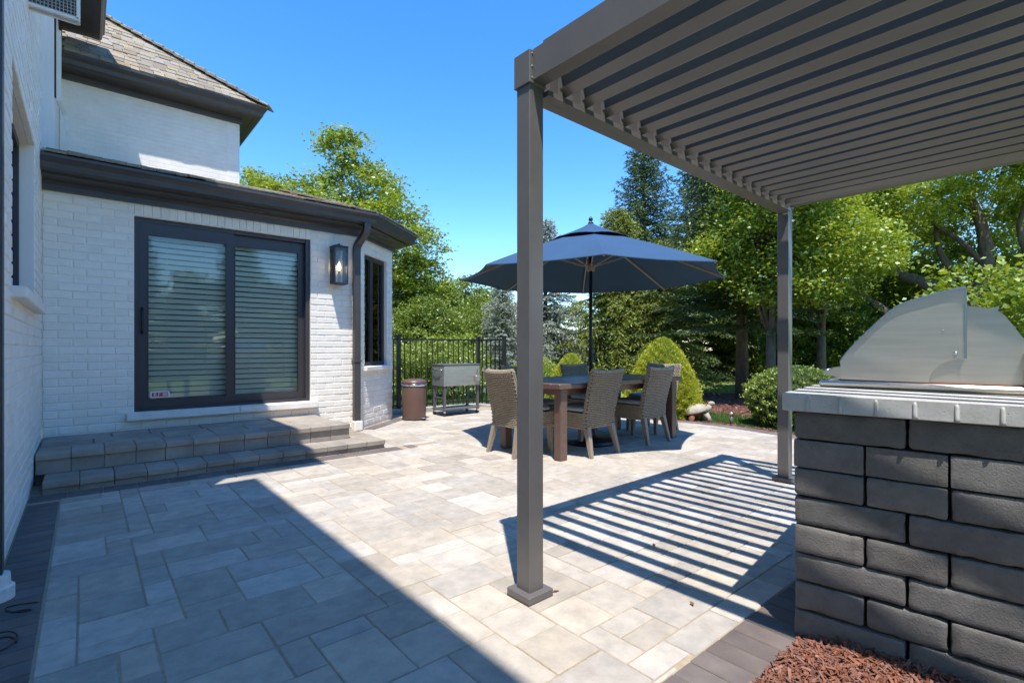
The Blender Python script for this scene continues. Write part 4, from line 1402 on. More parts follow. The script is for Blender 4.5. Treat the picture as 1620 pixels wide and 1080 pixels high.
pl = MB(); pl.tube([(0, 0, 0.05), (0, 0, 1.12), (0, 0, 2.5)], .0195, 14); pl.build('pole', M_BLACK, um, smooth=True)
hb_ = MB(); hb_.lathe([(0, 2.0), (.045, 2.0), (.05, 2.04), (.045, 2.08), (0, 2.08)], 16); hb_.build('hub', M_RIB, um)
hb_ = MB(); hb_.lathe([(0, 2.39), (.06, 2.39), (.06, 2.42), (0, 2.42)], 16); hb_.build('top_hub', M_RIB, um)
fn = MB(); fn.lathe([(.0, 2.55), (.035, 2.55), (.03, 2.565), (.014, 2.575), (.026, 2.595), (.024, 2.612), (.008, 2.632), (0, 2.637)], 14); fn.build('finial', M_BLACK, um, smooth=True)
ck = MB(); ck.cbox(.055, .055, .17, .008, Matrix.Translation((0, -.01, 1.02))); ck.build('crank_box', M_BLACK, um)
ck = MB(); ck.tube([(0, -.035, 1.03), (0, -.06, 1.03), (0.0, -.065, .93), (0, -.11, .925)], .008, 8); ck.build('crank_handle', M_BLACK, um)
ub = MB(); ub.lathe([(0, .0), (.27, .0), (.28, .02), (.265, .05), (.06, .075), (.035, .10), (.032, .32), (0, .32)], 32); ub.build('base', M_BLACK, um, smooth=True)

# ------------------------------------------------------------------ fence
fence = tag(empty('garden_fence', (4.19, 7.99, 0)), 'black metal picket fence behind the waste bin and cooler cart', 'fence')
fence.location = (0, 0, 0)
FP = [(3.62, 8.05), (4.19, 7.99), (5.78, 7.80), (5.87, 7.12)]
postm = MB(); postm.cbox(.062, .062, 1.42, .003, Matrix.Translation((0, 0, .60))); postm.lathe([(0, 1.345), (.044, 1.345), (.044, 1.325), (.04, 1.31), (.0, 1.31)][::-1], 4)
postm = MB(); postm.cbox(.062, .062, 1.42, .003, Matrix.Translation((0, 0, .60))); postm.cbox(.078, .078, .03, .008, Matrix.Translation((0, 0, 1.315)))
postm = postm.mesh('post', M_BLACK)
pick = MB(); pick.box(-.009, .009, -.009, .009, .055, 1.262); pick = pick.mesh('picket', M_BLACK)
for p in FP:
    link('post', postm, fence, (p[0], p[1], 0))
for (a, b), n_ in zip(zip(FP[:-1], FP[1:]), (5, 14, 5)):
    a, b = Vector((*a, 0)), Vector((*b, 0)); an = math.atan2(b.y - a.y, b.x - a.x)
    for z in (1.262, .10):
        r_ = MB(); d = (b - a).normalized() * .031
        r_.bar(a + d + Vector((0, 0, z)), b - d + Vector((0, 0, z)), .028, .03); r_.build('rail', M_BLACK, fence)
    for k in range(n_):
        q = a.lerp(b, (k + 1) / (n_ + 1)); link('picket', pick, fence, (q.x, q.y, 0), an)
kb = MB()
for a, b in zip(FP[:-1], FP[1:]):
    kb.bar((a[0], a[1], -.02), (b[0], b[1], -.02), .14, .13, c=.01)
tag(kb.build('fence_kerb', M_COUNTER), kind='structure')

# ------------------------------------------------------------------ waste bin
bin_o = tag(empty('waste_bin', (3.90, 6.93, 0.002)), 'brown cylindrical pedal waste bin by the corner of the white house', 'waste bin')
b = MB(); b.lathe([(0, .0), (.172, .0), (.178, .012), (.18, .03), (.188, .52), (.186, .525)], 40); b.build('body', M_CAN, bin_o, smooth=True)
b = MB(); b.lathe([(.186, .52), (.196, .522), (.198, .555), (.19, .558)], 40); b.build('rim', M_CHROME, bin_o, smooth=True)
b = MB(); b.lathe([(.192, .556), (.197, .565), (.19, .59), (.165, .612), (.10, .626), (0, .63)], 40); b.build('lid', M_CAN, bin_o, smooth=True)
b = MB(); b.cbox(.13, .07, .016, .006, Matrix.Translation((.075, -.20, .038)) @ Matrix.Rotation(rad(20), 4, 'Z')); b.build('pedal', M_CHROME, bin_o)
b = MB(); b.lathe([(.176, .0), (.184, .0), (.184, .022), (.178, .025)], 40); b.build('base_ring', M_RUBBER, bin_o, smooth=True)

# ------------------------------------------------------------------ cooler cart
cc = tag(empty('cooler_cart', (4.40, 6.86, 0.002)), 'stainless steel patio cooler on a wheeled dark metal cart by the fence', 'cooler cart')
W_, D2 = .72, .36
b = MB(); b.cbox(W_, D2, .335, .006, Matrix.Translation((W_ / 2, D2 / 2, .65))); tub = b.build('tub', M_STEEL2, cc)
b = MB(); b.cbox(W_ + .012, D2 + .012, .022, .005, Matrix.Translation((W_ / 2, D2 / 2, .829))); b.build('lid', M_GREY, cc)
for xx in (.16, W_ - .16):
    b = MB(); b.lathe([(0, .84), (.012, .84), (.008, .85), (.014, .862), (0, .868)], 12, (xx, D2 / 2)); b.build('lid_knob', M_CHROME, cc)
for xx in (.03, W_ - .03):
    for yy in (.03, D2 - .03):
        b = MB(); b.box(xx - .018, xx + .018, yy - .018, yy + .018, .075, .482); b.build('leg', M_GREY, cc)
        b = MB(); b.box(xx - .012, xx + .012, yy - .014, yy + .014, .05, .074)
        wv = MB(); wv.tube([(xx - .012, yy + .012, .03), (xx + .012, yy + .012, .03)], .029, 16)
        ws = b.build('caster', M_CHROME, cc); wv.build('wheel', M_RUBBER, ws)
b = MB(); b.cbox(W_, D2, .028, .004, Matrix.Translation((W_ / 2, D2 / 2, .105))); b.build('shelf', M_GREY, cc)
for xx in (.03, W_ - .03):
    b = MB(); b.bar((xx, .048, .29), (xx, D2 - .048, .29), .02); b.build('cross_bar', M_GREY, cc)
for xx, sg in ((0, -1), (W_, 1)):
    b = MB(); b.tube([(xx, .06, .76), (xx + sg * .03, .07, .75), (xx + sg * .035, D2 / 2, .74), (xx + sg * .03, D2 - .07, .75), (xx, D2 - .06, .76)], .008, 8); b.build('handle', M_CHROME, cc, smooth=True)
b = MB(); b.cbox(.09, .05, .09, .008, Matrix.Translation((W_ - .07, -.026, .60))); b.build('cap_catcher', M_STEEL2, cc)
b = MB(); b.bar((W_ - .1, -.03, .66), (W_ - .06, -.03, .76), .012); b.build('bottle_opener', M_CHROME, cc)
b = MB(); b.tube([(.07, .05, .48), (.07, .02, .455), (.07, .0, .44)], .014, 8); b.build('drain', M_RUBBER, cc)

# ------------------------------------------------------------------ turtle statue, path light, cords
tu = tag(empty('turtle_statue', (7.33, 4.10, -.05), rad(-38)), 'weathered stone turtle statue with raised head beside the cone-shaped shrub', 'statue')
def blob(mb, c, r, n_=16, m_=10, M=None, zmin=-1):
    base_ = len(mb.v)
    for j in range(m_ + 1):
        ph = -math.pi / 2 + math.pi * j / m_
        for i in range(n_):
            t = 2 * math.pi * i / n_
            p = Vector((math.cos(ph) * math.cos(t), math.cos(ph) * math.sin(t), max(zmin, math.sin(ph))))
            p = Vector((c[0] + p.x * r[0], c[1] + p.y * r[1], c[2] + p.z * r[2]))
            mb.v.append(tuple(M @ p if M else p))
    for j in range(m_):
        for i in range(n_):
            a = base_ + j * n_ + i; b_ = base_ + j * n_ + (i + 1) % n_
            mb.f.append((a, b_, b_ + n_, a + n_)); mb.var.append(0)
TM = Matrix.Translation((-.05, 0, .17)) @ Matrix.Rotation(rad(-14), 4, 'Y')
s = MB(); blob(s, (0, 0, 0), (.19, .15, .105), 20, 12, TM, -.18); s.build('shell', M_STONE, tu, smooth=True)
s = MB(); blob(s, (0, 0, -.02), (.15, .12, .06), 16, 8, TM); s.build('body', M_RUST, tu, smooth=True)
s = MB(); s.tube([(.08, 0, .17), (.14, 0, .20), (.185, 0, .255)], [.05, .042, .038], 12); s.build('neck', M_STONE, tu, smooth=True)
s = MB(); blob(s, (.205, 0, .285), (.055, .04, .038), 14, 10); s.build('head', M_STONE, tu, smooth=True)
for sy in (-1, 1):
    s = MB(); s.tube([(.08, sy * .09, .13), (.11, sy * .12, .08), (.12, sy * .125, .0)], [.045, .036, .04], 10); s.build('leg', M_STONE, tu, smooth=True)
    s = MB(); s.tube([(-.13, sy * .08, .09), (-.16, sy * .11, .05), (-.17, sy * .115, .0)], [.045, .04, .042], 10); s.build('leg', M_RUST, tu, smooth=True)
pl_ = tag(empty('path_light', (7.30, 3.56, -.06)), 'small dark path light post in the grass at the patio edge', 'path light')
s = MB(); s.lathe([(0, 0), (.024, 0), (.024, .17), (0, .17)], 16); s.build('stem', M_GREY, pl_, smooth=True)
s = MB(); s.lathe([(0, .165), (.03, .167), (.03, .2), (.02, .215), (0, .22)], 16); s.build('cap', M_STEEL, pl_, smooth=True)
cb = MB(); cb.tube([(-.23 + .05 * math.sin(t * 1.9) + .01 * t, 2.90 + .045 * t * .6 + .03 * math.cos(t * 2.3), .006) for t in [k * .25 for k in range(16)]], .0025, 6)
tag(cb.build('cable', M_BLACK), 'thin black cable looped on the dark pavers near the downspout foot', 'cable')
cb = MB(); cb.tube([(-.24 + .045 * math.cos(t), 2.62 + .07 * math.sin(t) + .005 * t, .006 + .001 * t) for t in [k * .35 for k in range(30)]], .0028, 6)
tag(cb.build('cable', M_BLACK), 'coiled black cable lying on the dark pavers at the lower corner', 'cable')
lf = random.Random(12)
LM_ = mat('dry_leaf', (0.25, 0.10, 0.04), 0.8, col2=(.15, .06, .03), nscale=20)
for i, (x, y, lab) in enumerate(((1.62, 1.60, 'small dry brown leaf at the foot of the near pergola post'), (1.985, 1.14, 'curled brown leaf on the shadow edge near the dark edging'), (2.42, 1.62, 'reddish dry leaf on the striped shadow of the pergola'))):
    m_ = MB(); L_ = .022
    m_.addm([(-L_, 0, .004), (0, -.009, .002), (L_, 0, .008), (0, .009, .005)], [(0, 1, 2), (0, 2, 3)])
    tag(m_.build('fallen_leaf', LM_, None, loc=(x, y, .003), rz=lf.uniform(0, 6)), lab, 'leaf', 'dry leaves on the patio')

# ------------------------------------------------------------------ vegetation
def unit(v):
    return v / np.maximum(1e-9, np.linalg.norm(v, axis=1, keepdims=True))
def leaves(name, C, N_, D_, L, W, fold, material, var):
    """C centre, N_ normal, D_ axis (n,3); L, W arrays -> kite leaves folded on the midrib"""
    D_ = unit(D_); S = unit(np.cross(N_, D_)); N2 = np.cross(D_, S)
    L = L[:, None]; W = W[:, None]
    V = np.zeros((len(C), 4, 3))
    V[:, 0] = C - D_ * L * .5
    V[:, 1] = C + S * W * .5 + N2 * W * fold - D_ * L * .05
    V[:, 2] = C + D_ * L * .5
    V[:, 3] = C - S * W * .5 + N2 * W * fold - D_ * L * .05
    return np_mesh(name, V, 4, material, var)

def make_broadleaf(seed, H, trunk_r, fork_z, lobes, nclus, per, spread, leaf, material, bark=M_BARK, lean=(0, 0), limbs=None, up=0.75):
    """returns (trunk mesh, crown mesh) with the base at the origin"""
    r = np.random.default_rng(seed); rr = random.Random(seed)
    tb = MB()
    fork = Vector((lean[0], lean[1], fork_z))
    tb.tube([(0, 0, -.25), (0, 0, .0), (lean[0] * .3, lean[1] * .3, fork_z * .45), fork], [trunk_r * 1.35, trunk_r * 1.1, trunk_r * .92, trunk_r * .8], 10)
    vol = np.array([l[3] * l[4] * l[5] for l in lobes]) ** .67; vol = vol / vol.sum()
    pts = []; vals = []
    lobe_c = []
    for li, l in enumerate(lobes):
        c = Vector(l[:3]); lobe_c.append(c)
        if limbs is None or li in limbs:
            mid = fork.lerp(c, .5) + Vector((rr.uniform(-.25, .25), rr.uniform(-.25, .25), rr.uniform(.0, .35))) * (c - fork).length * .3
            tb.tube([fork - Vector((0, 0, .15)), fork.lerp(mid, .5) + Vector((rr.uniform(-.1, .1), rr.uniform(-.1, .1), 0)), mid, mid.lerp(c, .55), c], [trunk_r * .62, trunk_r * .5, trunk_r * .4, trunk_r * .27, trunk_r * .12], 7)
        k = max(3, int(nclus * vol[li]))
        d = unit(r.normal(size=(k, 3)))
        rad_ = (r.uniform(.25, 1, k) ** .45)
        p = np.array(l[:3]) + d * rad_[:, None] * np.array(l[3:6]) * (1 + .22 * np.sin(d[:, :1] * 7 + li) * np.cos(d[:, 1:2] * 6 + li * 2))
        pts.append(p)
        for q in p[: max(3, k // 5)]:
            q = Vector(q); m_ = c.lerp(q, .5) + Vector((rr.uniform(-.12, .12), rr.uniform(-.12, .12), rr.uniform(-.05, .15)))
            tb.tube([c, m_, q], [trunk_r * .11, trunk_r * .07, trunk_r * .025], 4, False)
    P = np.concatenate(pts); K = len(P)
    cv = r.uniform(0, 1, K)
    C = np.repeat(P, per, 0); n = len(C)
    sc = np.repeat(r.uniform(.6, 1.3, K), per)[:, None]
    C = C + r.normal(size=(n, 3)) * np.array([spread, spread, spread * .55]) * sc
    nrm = unit(np.array([0, 0, up]) + r.normal(size=(n, 3)) * .55)
    ax = unit(r.normal(size=(n, 3)) * np.array([1, 1, .5]) + np.array([0, 0, -.25]))
    L = r.uniform(.7, 1.25, n) * leaf; W = L * r.uniform(.5, .75, n)
    var = np.clip(np.repeat(cv, per) * .55 + r.uniform(0, .45, n), 0, 1)
    return tb.mesh('trunk', bark, smooth=True), leaves('crown', C, nrm, ax, L, W, .16, material, var)

def make_spruce(seed, H, R, material, z0=.25, droop=.35, whorl=.20, per=11, needle=.085, nw=.017, trunk_r=.12, power=.85, tuft=.0, nb=(7, 10)):
    r = np.random.default_rng(seed); rr = random.Random(seed)
    tb = MB(); tb.tube([(0, 0, -.25), (0, 0, H * .4), (0, 0, H * .98)], [trunk_r * 1.2, trunk_r * .75, .01], 8)
    Cs, As, vs_ = [], [], []
    z = z0; wi = 0
    while z < H * .985:
        f = 1 - (z - z0) / (H - z0)
        Lb = R * (f ** power) * rr.uniform(.86, 1.1) + .05
        nbr = rr.randint(*nb)
        a0 = rr.uniform(0, 6.28)
        for b in range(nbr):
            az = a0 + 2 * math.pi * b / nbr + rr.uniform(-.28, .28)
            L = Lb * rr.uniform(.72, 1.12)
            d = Vector((math.cos(az), math.sin(az), 0))
            rise = .55 * (1 - f) ** 1.5 + .10
            def bp(t):
                return d * (L * t) + Vector((0, 0, z + L * (rise * t - droop * t * t * (.4 + f) + .16 * max(0, t - .75) * 2)))
            pts = [bp(t) for t in (0, .35, .7, 1)]
            tb.tube(pts, [.018 + .02 * f, .014, .009, .004], 4, False)
            nt = max(3, int(L / .085))
            side = Vector((-d.y, d.x, 0))
            bright = rr.random()
            for k in range(nt):
                t = .14 + .86 * (k + rr.random() * .7) / nt
                p = bp(min(1, t))
                tl = (.14 + .42 * L * (1 - t) * .6 + .05) * rr.uniform(.7, 1.15)
                tl = min(tl, .75)
                sg = 1 if k % 2 else -1
                td = (d * .62 + side * sg * .75 + Vector((0, 0, -.10 - droop * .55 * rr.random()))).normalized()
                nn_ = max(5, int(per * 1.5 * tl / .28))
                ts = r.uniform(0, 1, nn_)
                Cs.append(np.array(p)[None] + np.array(td)[None] * (ts * tl)[:, None] + r.normal(size=(nn_, 3)) * .014 + np.array([0, 0, -1.0])[None] * (ts ** 2 * tl * droop * .5)[:, None])
                As.append(np.array(td)[None] * 1.0 + r.normal(size=(nn_, 3)) * .42)
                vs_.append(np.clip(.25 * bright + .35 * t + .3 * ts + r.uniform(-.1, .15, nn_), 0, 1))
            # leader tuft
            nn_ = per
            Cs.append(np.array(bp(1.0))[None] + r.normal(size=(nn_, 3)) * .03); As.append(np.array(d)[None] + r.normal(size=(nn_, 3)) * .5); vs_.append(np.clip(.75 + r.uniform(-.2, .25, nn_), 0, 1))
        z += whorl * (.55 + .6 * f) * rr.uniform(.8, 1.2); wi += 1
    C = np.concatenate(Cs); A = np.concatenate(As); v = np.concatenate(vs_)
    n = len(C)
    L = r.uniform(.7, 1.3, n) * needle
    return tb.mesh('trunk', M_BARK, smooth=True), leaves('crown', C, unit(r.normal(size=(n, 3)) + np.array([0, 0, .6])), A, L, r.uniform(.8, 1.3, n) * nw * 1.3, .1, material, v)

def plant(name, meshes, loc, label, cat, group=None, scale=1.0, rz=0.0, sz=None):
    e = empty(name, loc, rz)
    e.scale = (scale, scale, sz or scale)
    link('trunk' if 'shrub' not in name else 'stem', meshes[0], e)
    link('crown' if 'shrub' not in name else 'foliage', meshes[1], e)
    return tag(e, label, cat, group)

LM_A = leafmat('leaf_locust', (0.155, 0.24, 0.022), (0.36, 0.41, 0.05), .38)
LM_B = leafmat('leaf_maple', (0.16, 0.25, 0.02), (0.37, 0.42, 0.045), .42)
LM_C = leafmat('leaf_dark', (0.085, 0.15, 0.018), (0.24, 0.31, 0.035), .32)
LM_D = leafmat('leaf_far', (0.12, 0.19, 0.028), (0.27, 0.33, 0.055), .35)
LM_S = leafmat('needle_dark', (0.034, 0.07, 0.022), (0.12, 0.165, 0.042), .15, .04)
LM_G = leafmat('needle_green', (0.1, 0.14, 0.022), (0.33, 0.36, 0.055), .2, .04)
LM_BL = leafmat('needle_blue', (0.17, 0.2, 0.155), (0.46, 0.48, 0.39), .15, .05)
LM_Y = leafmat('needle_yellow', (0.27, 0.32, 0.02), (0.58, 0.58, 0.06), .25, .04)
LM_X = leafmat('leaf_box', (0.085, 0.15, 0.018), (0.33, 0.39, 0.05), .3, .08)
TREES = 'trees beyond the patio'

# tall light green tree behind the house
tA = make_broadleaf(11, 8.6, .16, 2.2, [(0, 0, 3.2, 1.9, 1.9, 1.4), (.6, -.6, 4.8, 1.7, 1.7, 1.4), (-1.2, .4, 5.2, 1.5, 1.5, 1.2), (.5, .1, 6.6, 1.15, 1.15, 1.1), (-.2, 0, 7.7, .6, .6, .75), (1.2, -.9, 3.4, 1.2, 1.2, 1.1), (-2.3, .9, 5.4, .9, .9, .9), (-2.9, 1.3, 4.6, 1.0, 1.0, .9)], 620, 90, .20, .105, LM_A)
plant('broadleaf_tree', tA, (6.85, 16.5, -.1), 'tall light green leafy tree rising behind the low roof of the house', 'tree', TREES, 1.28, rad(20), 1.02)
plant('broadleaf_tree', tA, (4.9, 21.5, -.1), 'small treetop showing above the low roof next to the upper storey wall', 'tree', TREES, 0.98, rad(140))
# far rounded trees low on the horizon
tD = make_broadleaf(12, 4.5, .12, 1.0, [(0, 0, 2.0, 1.6, 1.6, 1.2), (.9, .5, 2.7, 1.2, 1.2, 1.0), (-.9, -.3, 2.5, 1.2, 1.2, 1.0), (.1, 0, 3.5, 1.0, 1.0, .8), (0.2, -.9, 1.2, 1.3, 1.3, .8)], 330, 70, .2, .12, LM_D)
far_spots = [(11.2, 18.6, 1.05, 0, 'rounded green tree far behind the fence, left of the umbrella'), (15.0, 21.0, 1.15, 80, 'hazy green tree on the horizon right below the left umbrella tip'),
             (9.0, 20.5, 1.0, 200, 'green tree far behind the fence, close to the corner of the house'), (13.2, 16.0, .78, 150, 'low bushy tree behind the picket fence and the cooler cart'),
             (7.9, 13.6, .66, 300, 'bushy tree right behind the fence next to the corner of the house')]
for x, y, s, a, lab in far_spots:
    plant('broadleaf_tree', tD, (x, y, -.1), lab, 'tree', TREES, s, rad(a))
# fresh green shrub behind the fence
tF = make_broadleaf(13, 1.8, .04, .3, [(0, 0, .6, .75, .75, .55), (.4, .2, .95, .5, .5, .45), (-.4, 0, .9, .55, .55, .45)], 150, 60, .11, .055, LM_A)
for x, y, s, a, lab in ((6.55, 9.8, 1.1, 0, 'bright green shrub seen through the fence pickets behind the cooler cart'), (5.5, 10.2, .95, 90, 'leafy shrub behind the fence, above the waste bin'), (8.4, 8.9, .7, 200, 'small green shrub beyond the fence corner')):
    plant('leafy_shrub', tF, (x, y, -.1), lab, 'shrub', None, s, rad(a))
# spruces
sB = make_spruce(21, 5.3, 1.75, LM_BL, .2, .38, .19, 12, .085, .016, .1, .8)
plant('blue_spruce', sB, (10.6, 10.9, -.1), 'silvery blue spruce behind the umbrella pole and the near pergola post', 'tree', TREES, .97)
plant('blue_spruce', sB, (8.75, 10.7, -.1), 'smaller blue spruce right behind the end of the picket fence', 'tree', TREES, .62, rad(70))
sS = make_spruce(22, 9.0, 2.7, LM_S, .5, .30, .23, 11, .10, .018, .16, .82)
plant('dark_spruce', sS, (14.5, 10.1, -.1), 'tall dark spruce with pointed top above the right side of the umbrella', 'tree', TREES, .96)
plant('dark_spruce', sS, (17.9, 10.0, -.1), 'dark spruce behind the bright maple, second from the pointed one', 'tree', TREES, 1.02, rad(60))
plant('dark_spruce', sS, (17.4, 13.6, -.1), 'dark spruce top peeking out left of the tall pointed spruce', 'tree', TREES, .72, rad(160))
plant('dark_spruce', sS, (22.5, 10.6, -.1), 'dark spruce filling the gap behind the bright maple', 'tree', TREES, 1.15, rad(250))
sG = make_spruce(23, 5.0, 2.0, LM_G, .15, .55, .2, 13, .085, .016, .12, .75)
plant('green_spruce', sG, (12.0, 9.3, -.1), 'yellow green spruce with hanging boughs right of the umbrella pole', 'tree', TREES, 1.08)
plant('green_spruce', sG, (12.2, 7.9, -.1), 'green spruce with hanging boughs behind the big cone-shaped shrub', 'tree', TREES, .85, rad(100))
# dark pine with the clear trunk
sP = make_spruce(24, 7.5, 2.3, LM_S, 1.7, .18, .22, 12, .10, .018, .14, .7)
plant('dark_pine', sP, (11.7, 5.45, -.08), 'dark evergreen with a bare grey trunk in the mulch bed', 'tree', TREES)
# maple in the sun
tM = make_broadleaf(14, 6, .10, 1.6, [(0, 0, 3.4, 1.15, 1.15, .8), (.5, .7, 4.2, .95, .95, .7), (-.3, -.5, 4.5, 1.0, 1.0, .7), (.1, .1, 5.2, .9, .9, .6), (-.2, .9, 3.0, .8, .8, .6), (.6, -.9, 3.2, .9, .9, .65), (0, -.2, 2.4, .8, .9, .5)], 480, 95, .17, .078, LM_B)
plant('maple_tree', tM, (10.35, 4.25, -.1), 'sunlit yellow green maple behind the far pergola post', 'tree', TREES)
plant('maple_tree', tM, (14.2, 4.6, -.1), 'bright green maple left of the big tree with bare limbs', 'tree', TREES, 1.15, rad(130))
# big old tree with spreading limbs above the grill
tR = MB()
def limb(pts, r0, r1, n_=8):
    m_ = len(pts); P = [Vector(p) for p in pts]; out = []
    for i in range(m_ - 1):
        for k in range(3):
            a = P[max(i - 1, 0)]; b = P[i]; c = P[i + 1]; d = P[min(i + 2, m_ - 1)]; t = k / 3
            out.append(.5 * ((2 * b) + (c - a) * t + (2 * a - 5 * b + 4 * c - d) * t * t + (3 * b - a - 3 * c + d) * t ** 3))
    out.append(P[-1]); nn_ = len(out)
    tR.tube(out, [r0 + (r1 - r0) * k / (nn_ - 1) for k in range(nn_)], n_)
limb([(0, 0, -.3), (0, .05, .8), (.05, .1, 1.7), (.0, .15, 2.3)], .38, .30, 12)
limb([(.0, .1, 2.1), (-.1, .9, 2.9), (-.1, 1.6, 3.3), (-.1, 2.1, 4.2)], .20, .09)
limb([(0, .1, 2.2), (.1, -.2, 3.2), (.1, -.1, 4.4), (0, .3, 5.6)], .21, .08)
limb([(0, .1, 2.2), (.1, -.9, 3.2), (0, -1.7, 4.2), (.1, -2.4, 5.2)], .19, .08)
limb([(-.1, .2, 1.5), (-.3, 1.2, 1.75), (-.4, 2.0, 2.4), (-.5, 2.7, 3.0), (-.4, 3.0, 3.7)], .17, .07)
limb([(0, .3, 3.0), (0, .7, 3.8), (.1, .8, 5.0)], .10, .04)
limb([(.1, -.2, 3.3), (0, .3, 4.0), (-.1, .9, 4.6)], .09, .03)
limb([(.05, -1.0, 3.3), (0, -.8, 4.2), (.1, -1.1, 5.3)], .09, .03)
big_trunk = tR.mesh('trunk', M_BARK, smooth=True)
big = make_broadleaf(15, 8, .06, .1, [(-.4, 2.8, 4.4, 1.4, 1.3, .8), (-.8, 1.2, 5.0, 1.5, 1.4, .8), (0, -.4, 5.6, 1.6, 1.5, .9), (-.3, -2.2, 5.4, 1.6, 1.4, .9), (-.5, 3.6, 3.4, 1.1, 1.0, .7), (1.4, .3, 4.6, 1.2, 1.6, .7), (-1.4, 2.4, 5.6, 1.2, 1.2, .5), (-1.6, -1.0, 6.0, 1.2, 1.4, .5), (1.6, .5, 3.2, 1.4, 3.0, .9)], 820, 85, .2, .095, LM_B, limbs=[])
e = empty('old_tree', (17.3, 2.1, -.1)); tag(e, 'big old tree with thick spreading limbs above the grill hood', 'tree', TREES)
link('trunk', big_trunk, e); link('crown', big[1], e)
# wooded edge and understorey on the right
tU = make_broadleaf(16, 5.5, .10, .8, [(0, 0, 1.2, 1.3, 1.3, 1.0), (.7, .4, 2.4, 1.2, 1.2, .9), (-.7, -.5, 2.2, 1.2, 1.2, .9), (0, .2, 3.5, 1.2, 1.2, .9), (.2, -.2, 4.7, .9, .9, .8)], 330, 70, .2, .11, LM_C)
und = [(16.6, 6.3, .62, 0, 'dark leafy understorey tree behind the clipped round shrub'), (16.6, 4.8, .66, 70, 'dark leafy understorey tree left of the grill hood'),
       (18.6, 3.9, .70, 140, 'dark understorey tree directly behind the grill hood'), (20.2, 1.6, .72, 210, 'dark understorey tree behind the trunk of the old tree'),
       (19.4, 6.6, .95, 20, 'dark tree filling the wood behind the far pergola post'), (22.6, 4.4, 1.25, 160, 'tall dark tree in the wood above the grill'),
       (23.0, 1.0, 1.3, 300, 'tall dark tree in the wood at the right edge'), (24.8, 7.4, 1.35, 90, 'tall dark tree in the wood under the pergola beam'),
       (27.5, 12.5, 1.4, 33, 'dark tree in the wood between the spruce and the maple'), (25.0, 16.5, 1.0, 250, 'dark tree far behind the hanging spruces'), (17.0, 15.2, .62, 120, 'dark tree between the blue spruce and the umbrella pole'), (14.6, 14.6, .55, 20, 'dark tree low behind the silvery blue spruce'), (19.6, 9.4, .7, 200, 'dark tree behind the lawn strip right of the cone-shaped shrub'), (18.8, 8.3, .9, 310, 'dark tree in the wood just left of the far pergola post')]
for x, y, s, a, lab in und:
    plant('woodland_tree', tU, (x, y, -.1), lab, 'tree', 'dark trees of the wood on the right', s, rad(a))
plant('leafy_shrub', tF, (11.6, .75, -.1), 'bright green shrub showing above the rear of the grill', 'shrub', None, 1.9, rad(30))

# dense clipped plants
def dense(seed, prof, n, nl, nwid, material, lump=.05, lf=6.0, upw=.6, out=1.0, core=(0.02, 0.04, 0.01)):
    r = np.random.default_rng(seed)
    H = prof[-1][1]
    zs = np.array([p[1] for p in prof]); rs_ = np.array([p[0] for p in prof])
    # area-weighted height
    t = np.linspace(0, H, 400); rr_ = np.interp(t, zs, rs_); cdf = np.cumsum(rr_ + .02); cdf /= cdf[-1]
    z = np.interp(r.uniform(0, 1, n), cdf, t); a = r.uniform(0, 2 * math.pi, n)
    R_ = np.interp(z, zs, rs_)
    dr = np.gradient(rr_, t); sl = np.interp(z, t, dr)
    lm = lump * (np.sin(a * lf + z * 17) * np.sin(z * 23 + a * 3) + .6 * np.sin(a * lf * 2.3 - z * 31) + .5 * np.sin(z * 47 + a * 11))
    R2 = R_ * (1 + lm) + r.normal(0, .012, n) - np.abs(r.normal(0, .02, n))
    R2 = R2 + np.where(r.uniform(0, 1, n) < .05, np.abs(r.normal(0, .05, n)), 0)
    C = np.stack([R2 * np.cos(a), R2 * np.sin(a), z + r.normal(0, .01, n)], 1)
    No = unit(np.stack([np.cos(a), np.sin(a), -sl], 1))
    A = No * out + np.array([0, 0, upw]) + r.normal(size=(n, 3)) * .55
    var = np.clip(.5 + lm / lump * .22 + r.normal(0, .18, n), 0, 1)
    fo = leaves('foliage', C, unit(r.normal(size=(n, 3))), A, r.uniform(.7, 1.3, n) * nl, r.uniform(.7, 1.3, n) * nwid, .12, material, var)
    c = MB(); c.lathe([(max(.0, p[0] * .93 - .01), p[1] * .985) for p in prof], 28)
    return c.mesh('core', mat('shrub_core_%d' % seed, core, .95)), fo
def clipped(name, m_, loc, label, cat, s=1.0, sz=None, group=None):
    e = empty(name, loc); e.scale = (s, s, sz or s); tag(e, label, cat, group)
    link('stem', m_[0], e); link('foliage', m_[1], e)
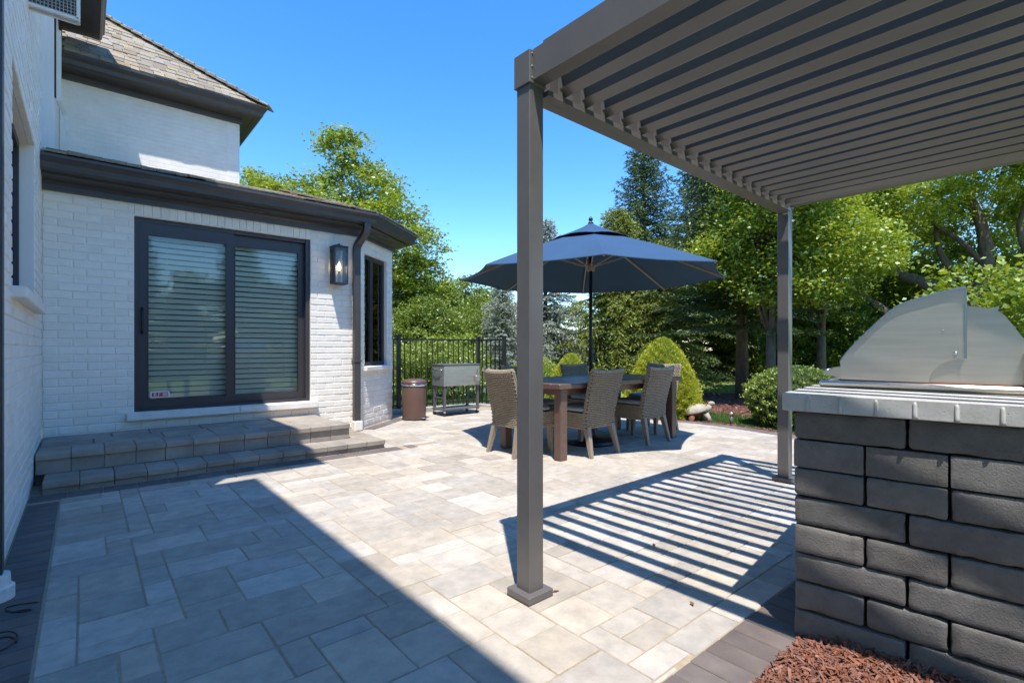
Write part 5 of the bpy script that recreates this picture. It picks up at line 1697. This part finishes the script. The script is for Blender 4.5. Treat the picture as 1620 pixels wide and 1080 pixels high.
cone = dense(31, [(.40, .0), (.54, .10), (.585, .3), (.55, .55), (.47, .80), (.36, 1.02), (.22, 1.22), (.10, 1.34), (.0, 1.38)], 42000, .036, .012, LM_Y, .06, 7, .8, 1.0, (0.06, 0.085, 0.01))
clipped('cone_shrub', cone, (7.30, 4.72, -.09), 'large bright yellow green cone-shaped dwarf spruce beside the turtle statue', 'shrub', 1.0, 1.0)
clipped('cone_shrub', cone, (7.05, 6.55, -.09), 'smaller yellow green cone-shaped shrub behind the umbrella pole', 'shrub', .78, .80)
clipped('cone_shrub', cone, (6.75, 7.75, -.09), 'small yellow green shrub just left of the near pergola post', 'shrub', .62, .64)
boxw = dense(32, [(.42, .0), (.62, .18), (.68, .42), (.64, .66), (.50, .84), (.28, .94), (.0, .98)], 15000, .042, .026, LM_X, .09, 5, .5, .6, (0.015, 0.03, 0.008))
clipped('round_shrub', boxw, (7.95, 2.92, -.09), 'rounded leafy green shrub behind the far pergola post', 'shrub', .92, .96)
# spruces behind the viewer, mirrored in the door glass
for x, y, s, a, lab in ((1.6, -11.5, .68, 40, 'spruce mirrored in the left pane of the sliding door, second from the frame'), (-1.0, -9.5, .72, 10, 'spruce mirrored at the left edge of the sliding door glass'),
                        (5.2, -11.0, .78, 120, 'tall spruce mirrored in the right pane of the sliding door'), (8.2, -12.5, .66, 200, 'spruce mirrored at the right edge of the sliding door glass'), (3.4, -14.0, .5, 260, 'short spruce mirrored between the two tall ones in the door glass')):
    plant('dark_spruce', sS, (x, y, -.1), lab, 'tree', 'spruces mirrored in the door glass', s, rad(a))
for x, y, s, a, w in ((0.5, -15, .9, 0, 'left of the meeting stiles'), (4, -17, .95, 90, 'right of the meeting stiles'), (8, -16, .9, 200, 'near the right frame'), (11.5, -14, .95, 30, 'hidden right of the door glass'), (-3, -14, .9, 70, 'near the left frame')):
    plant('woodland_tree', tU, (x, y, -.1), 'leafy tree mirrored low in the sliding door, ' + w, 'tree', 'leafy trees mirrored in the door glass', s, rad(a))
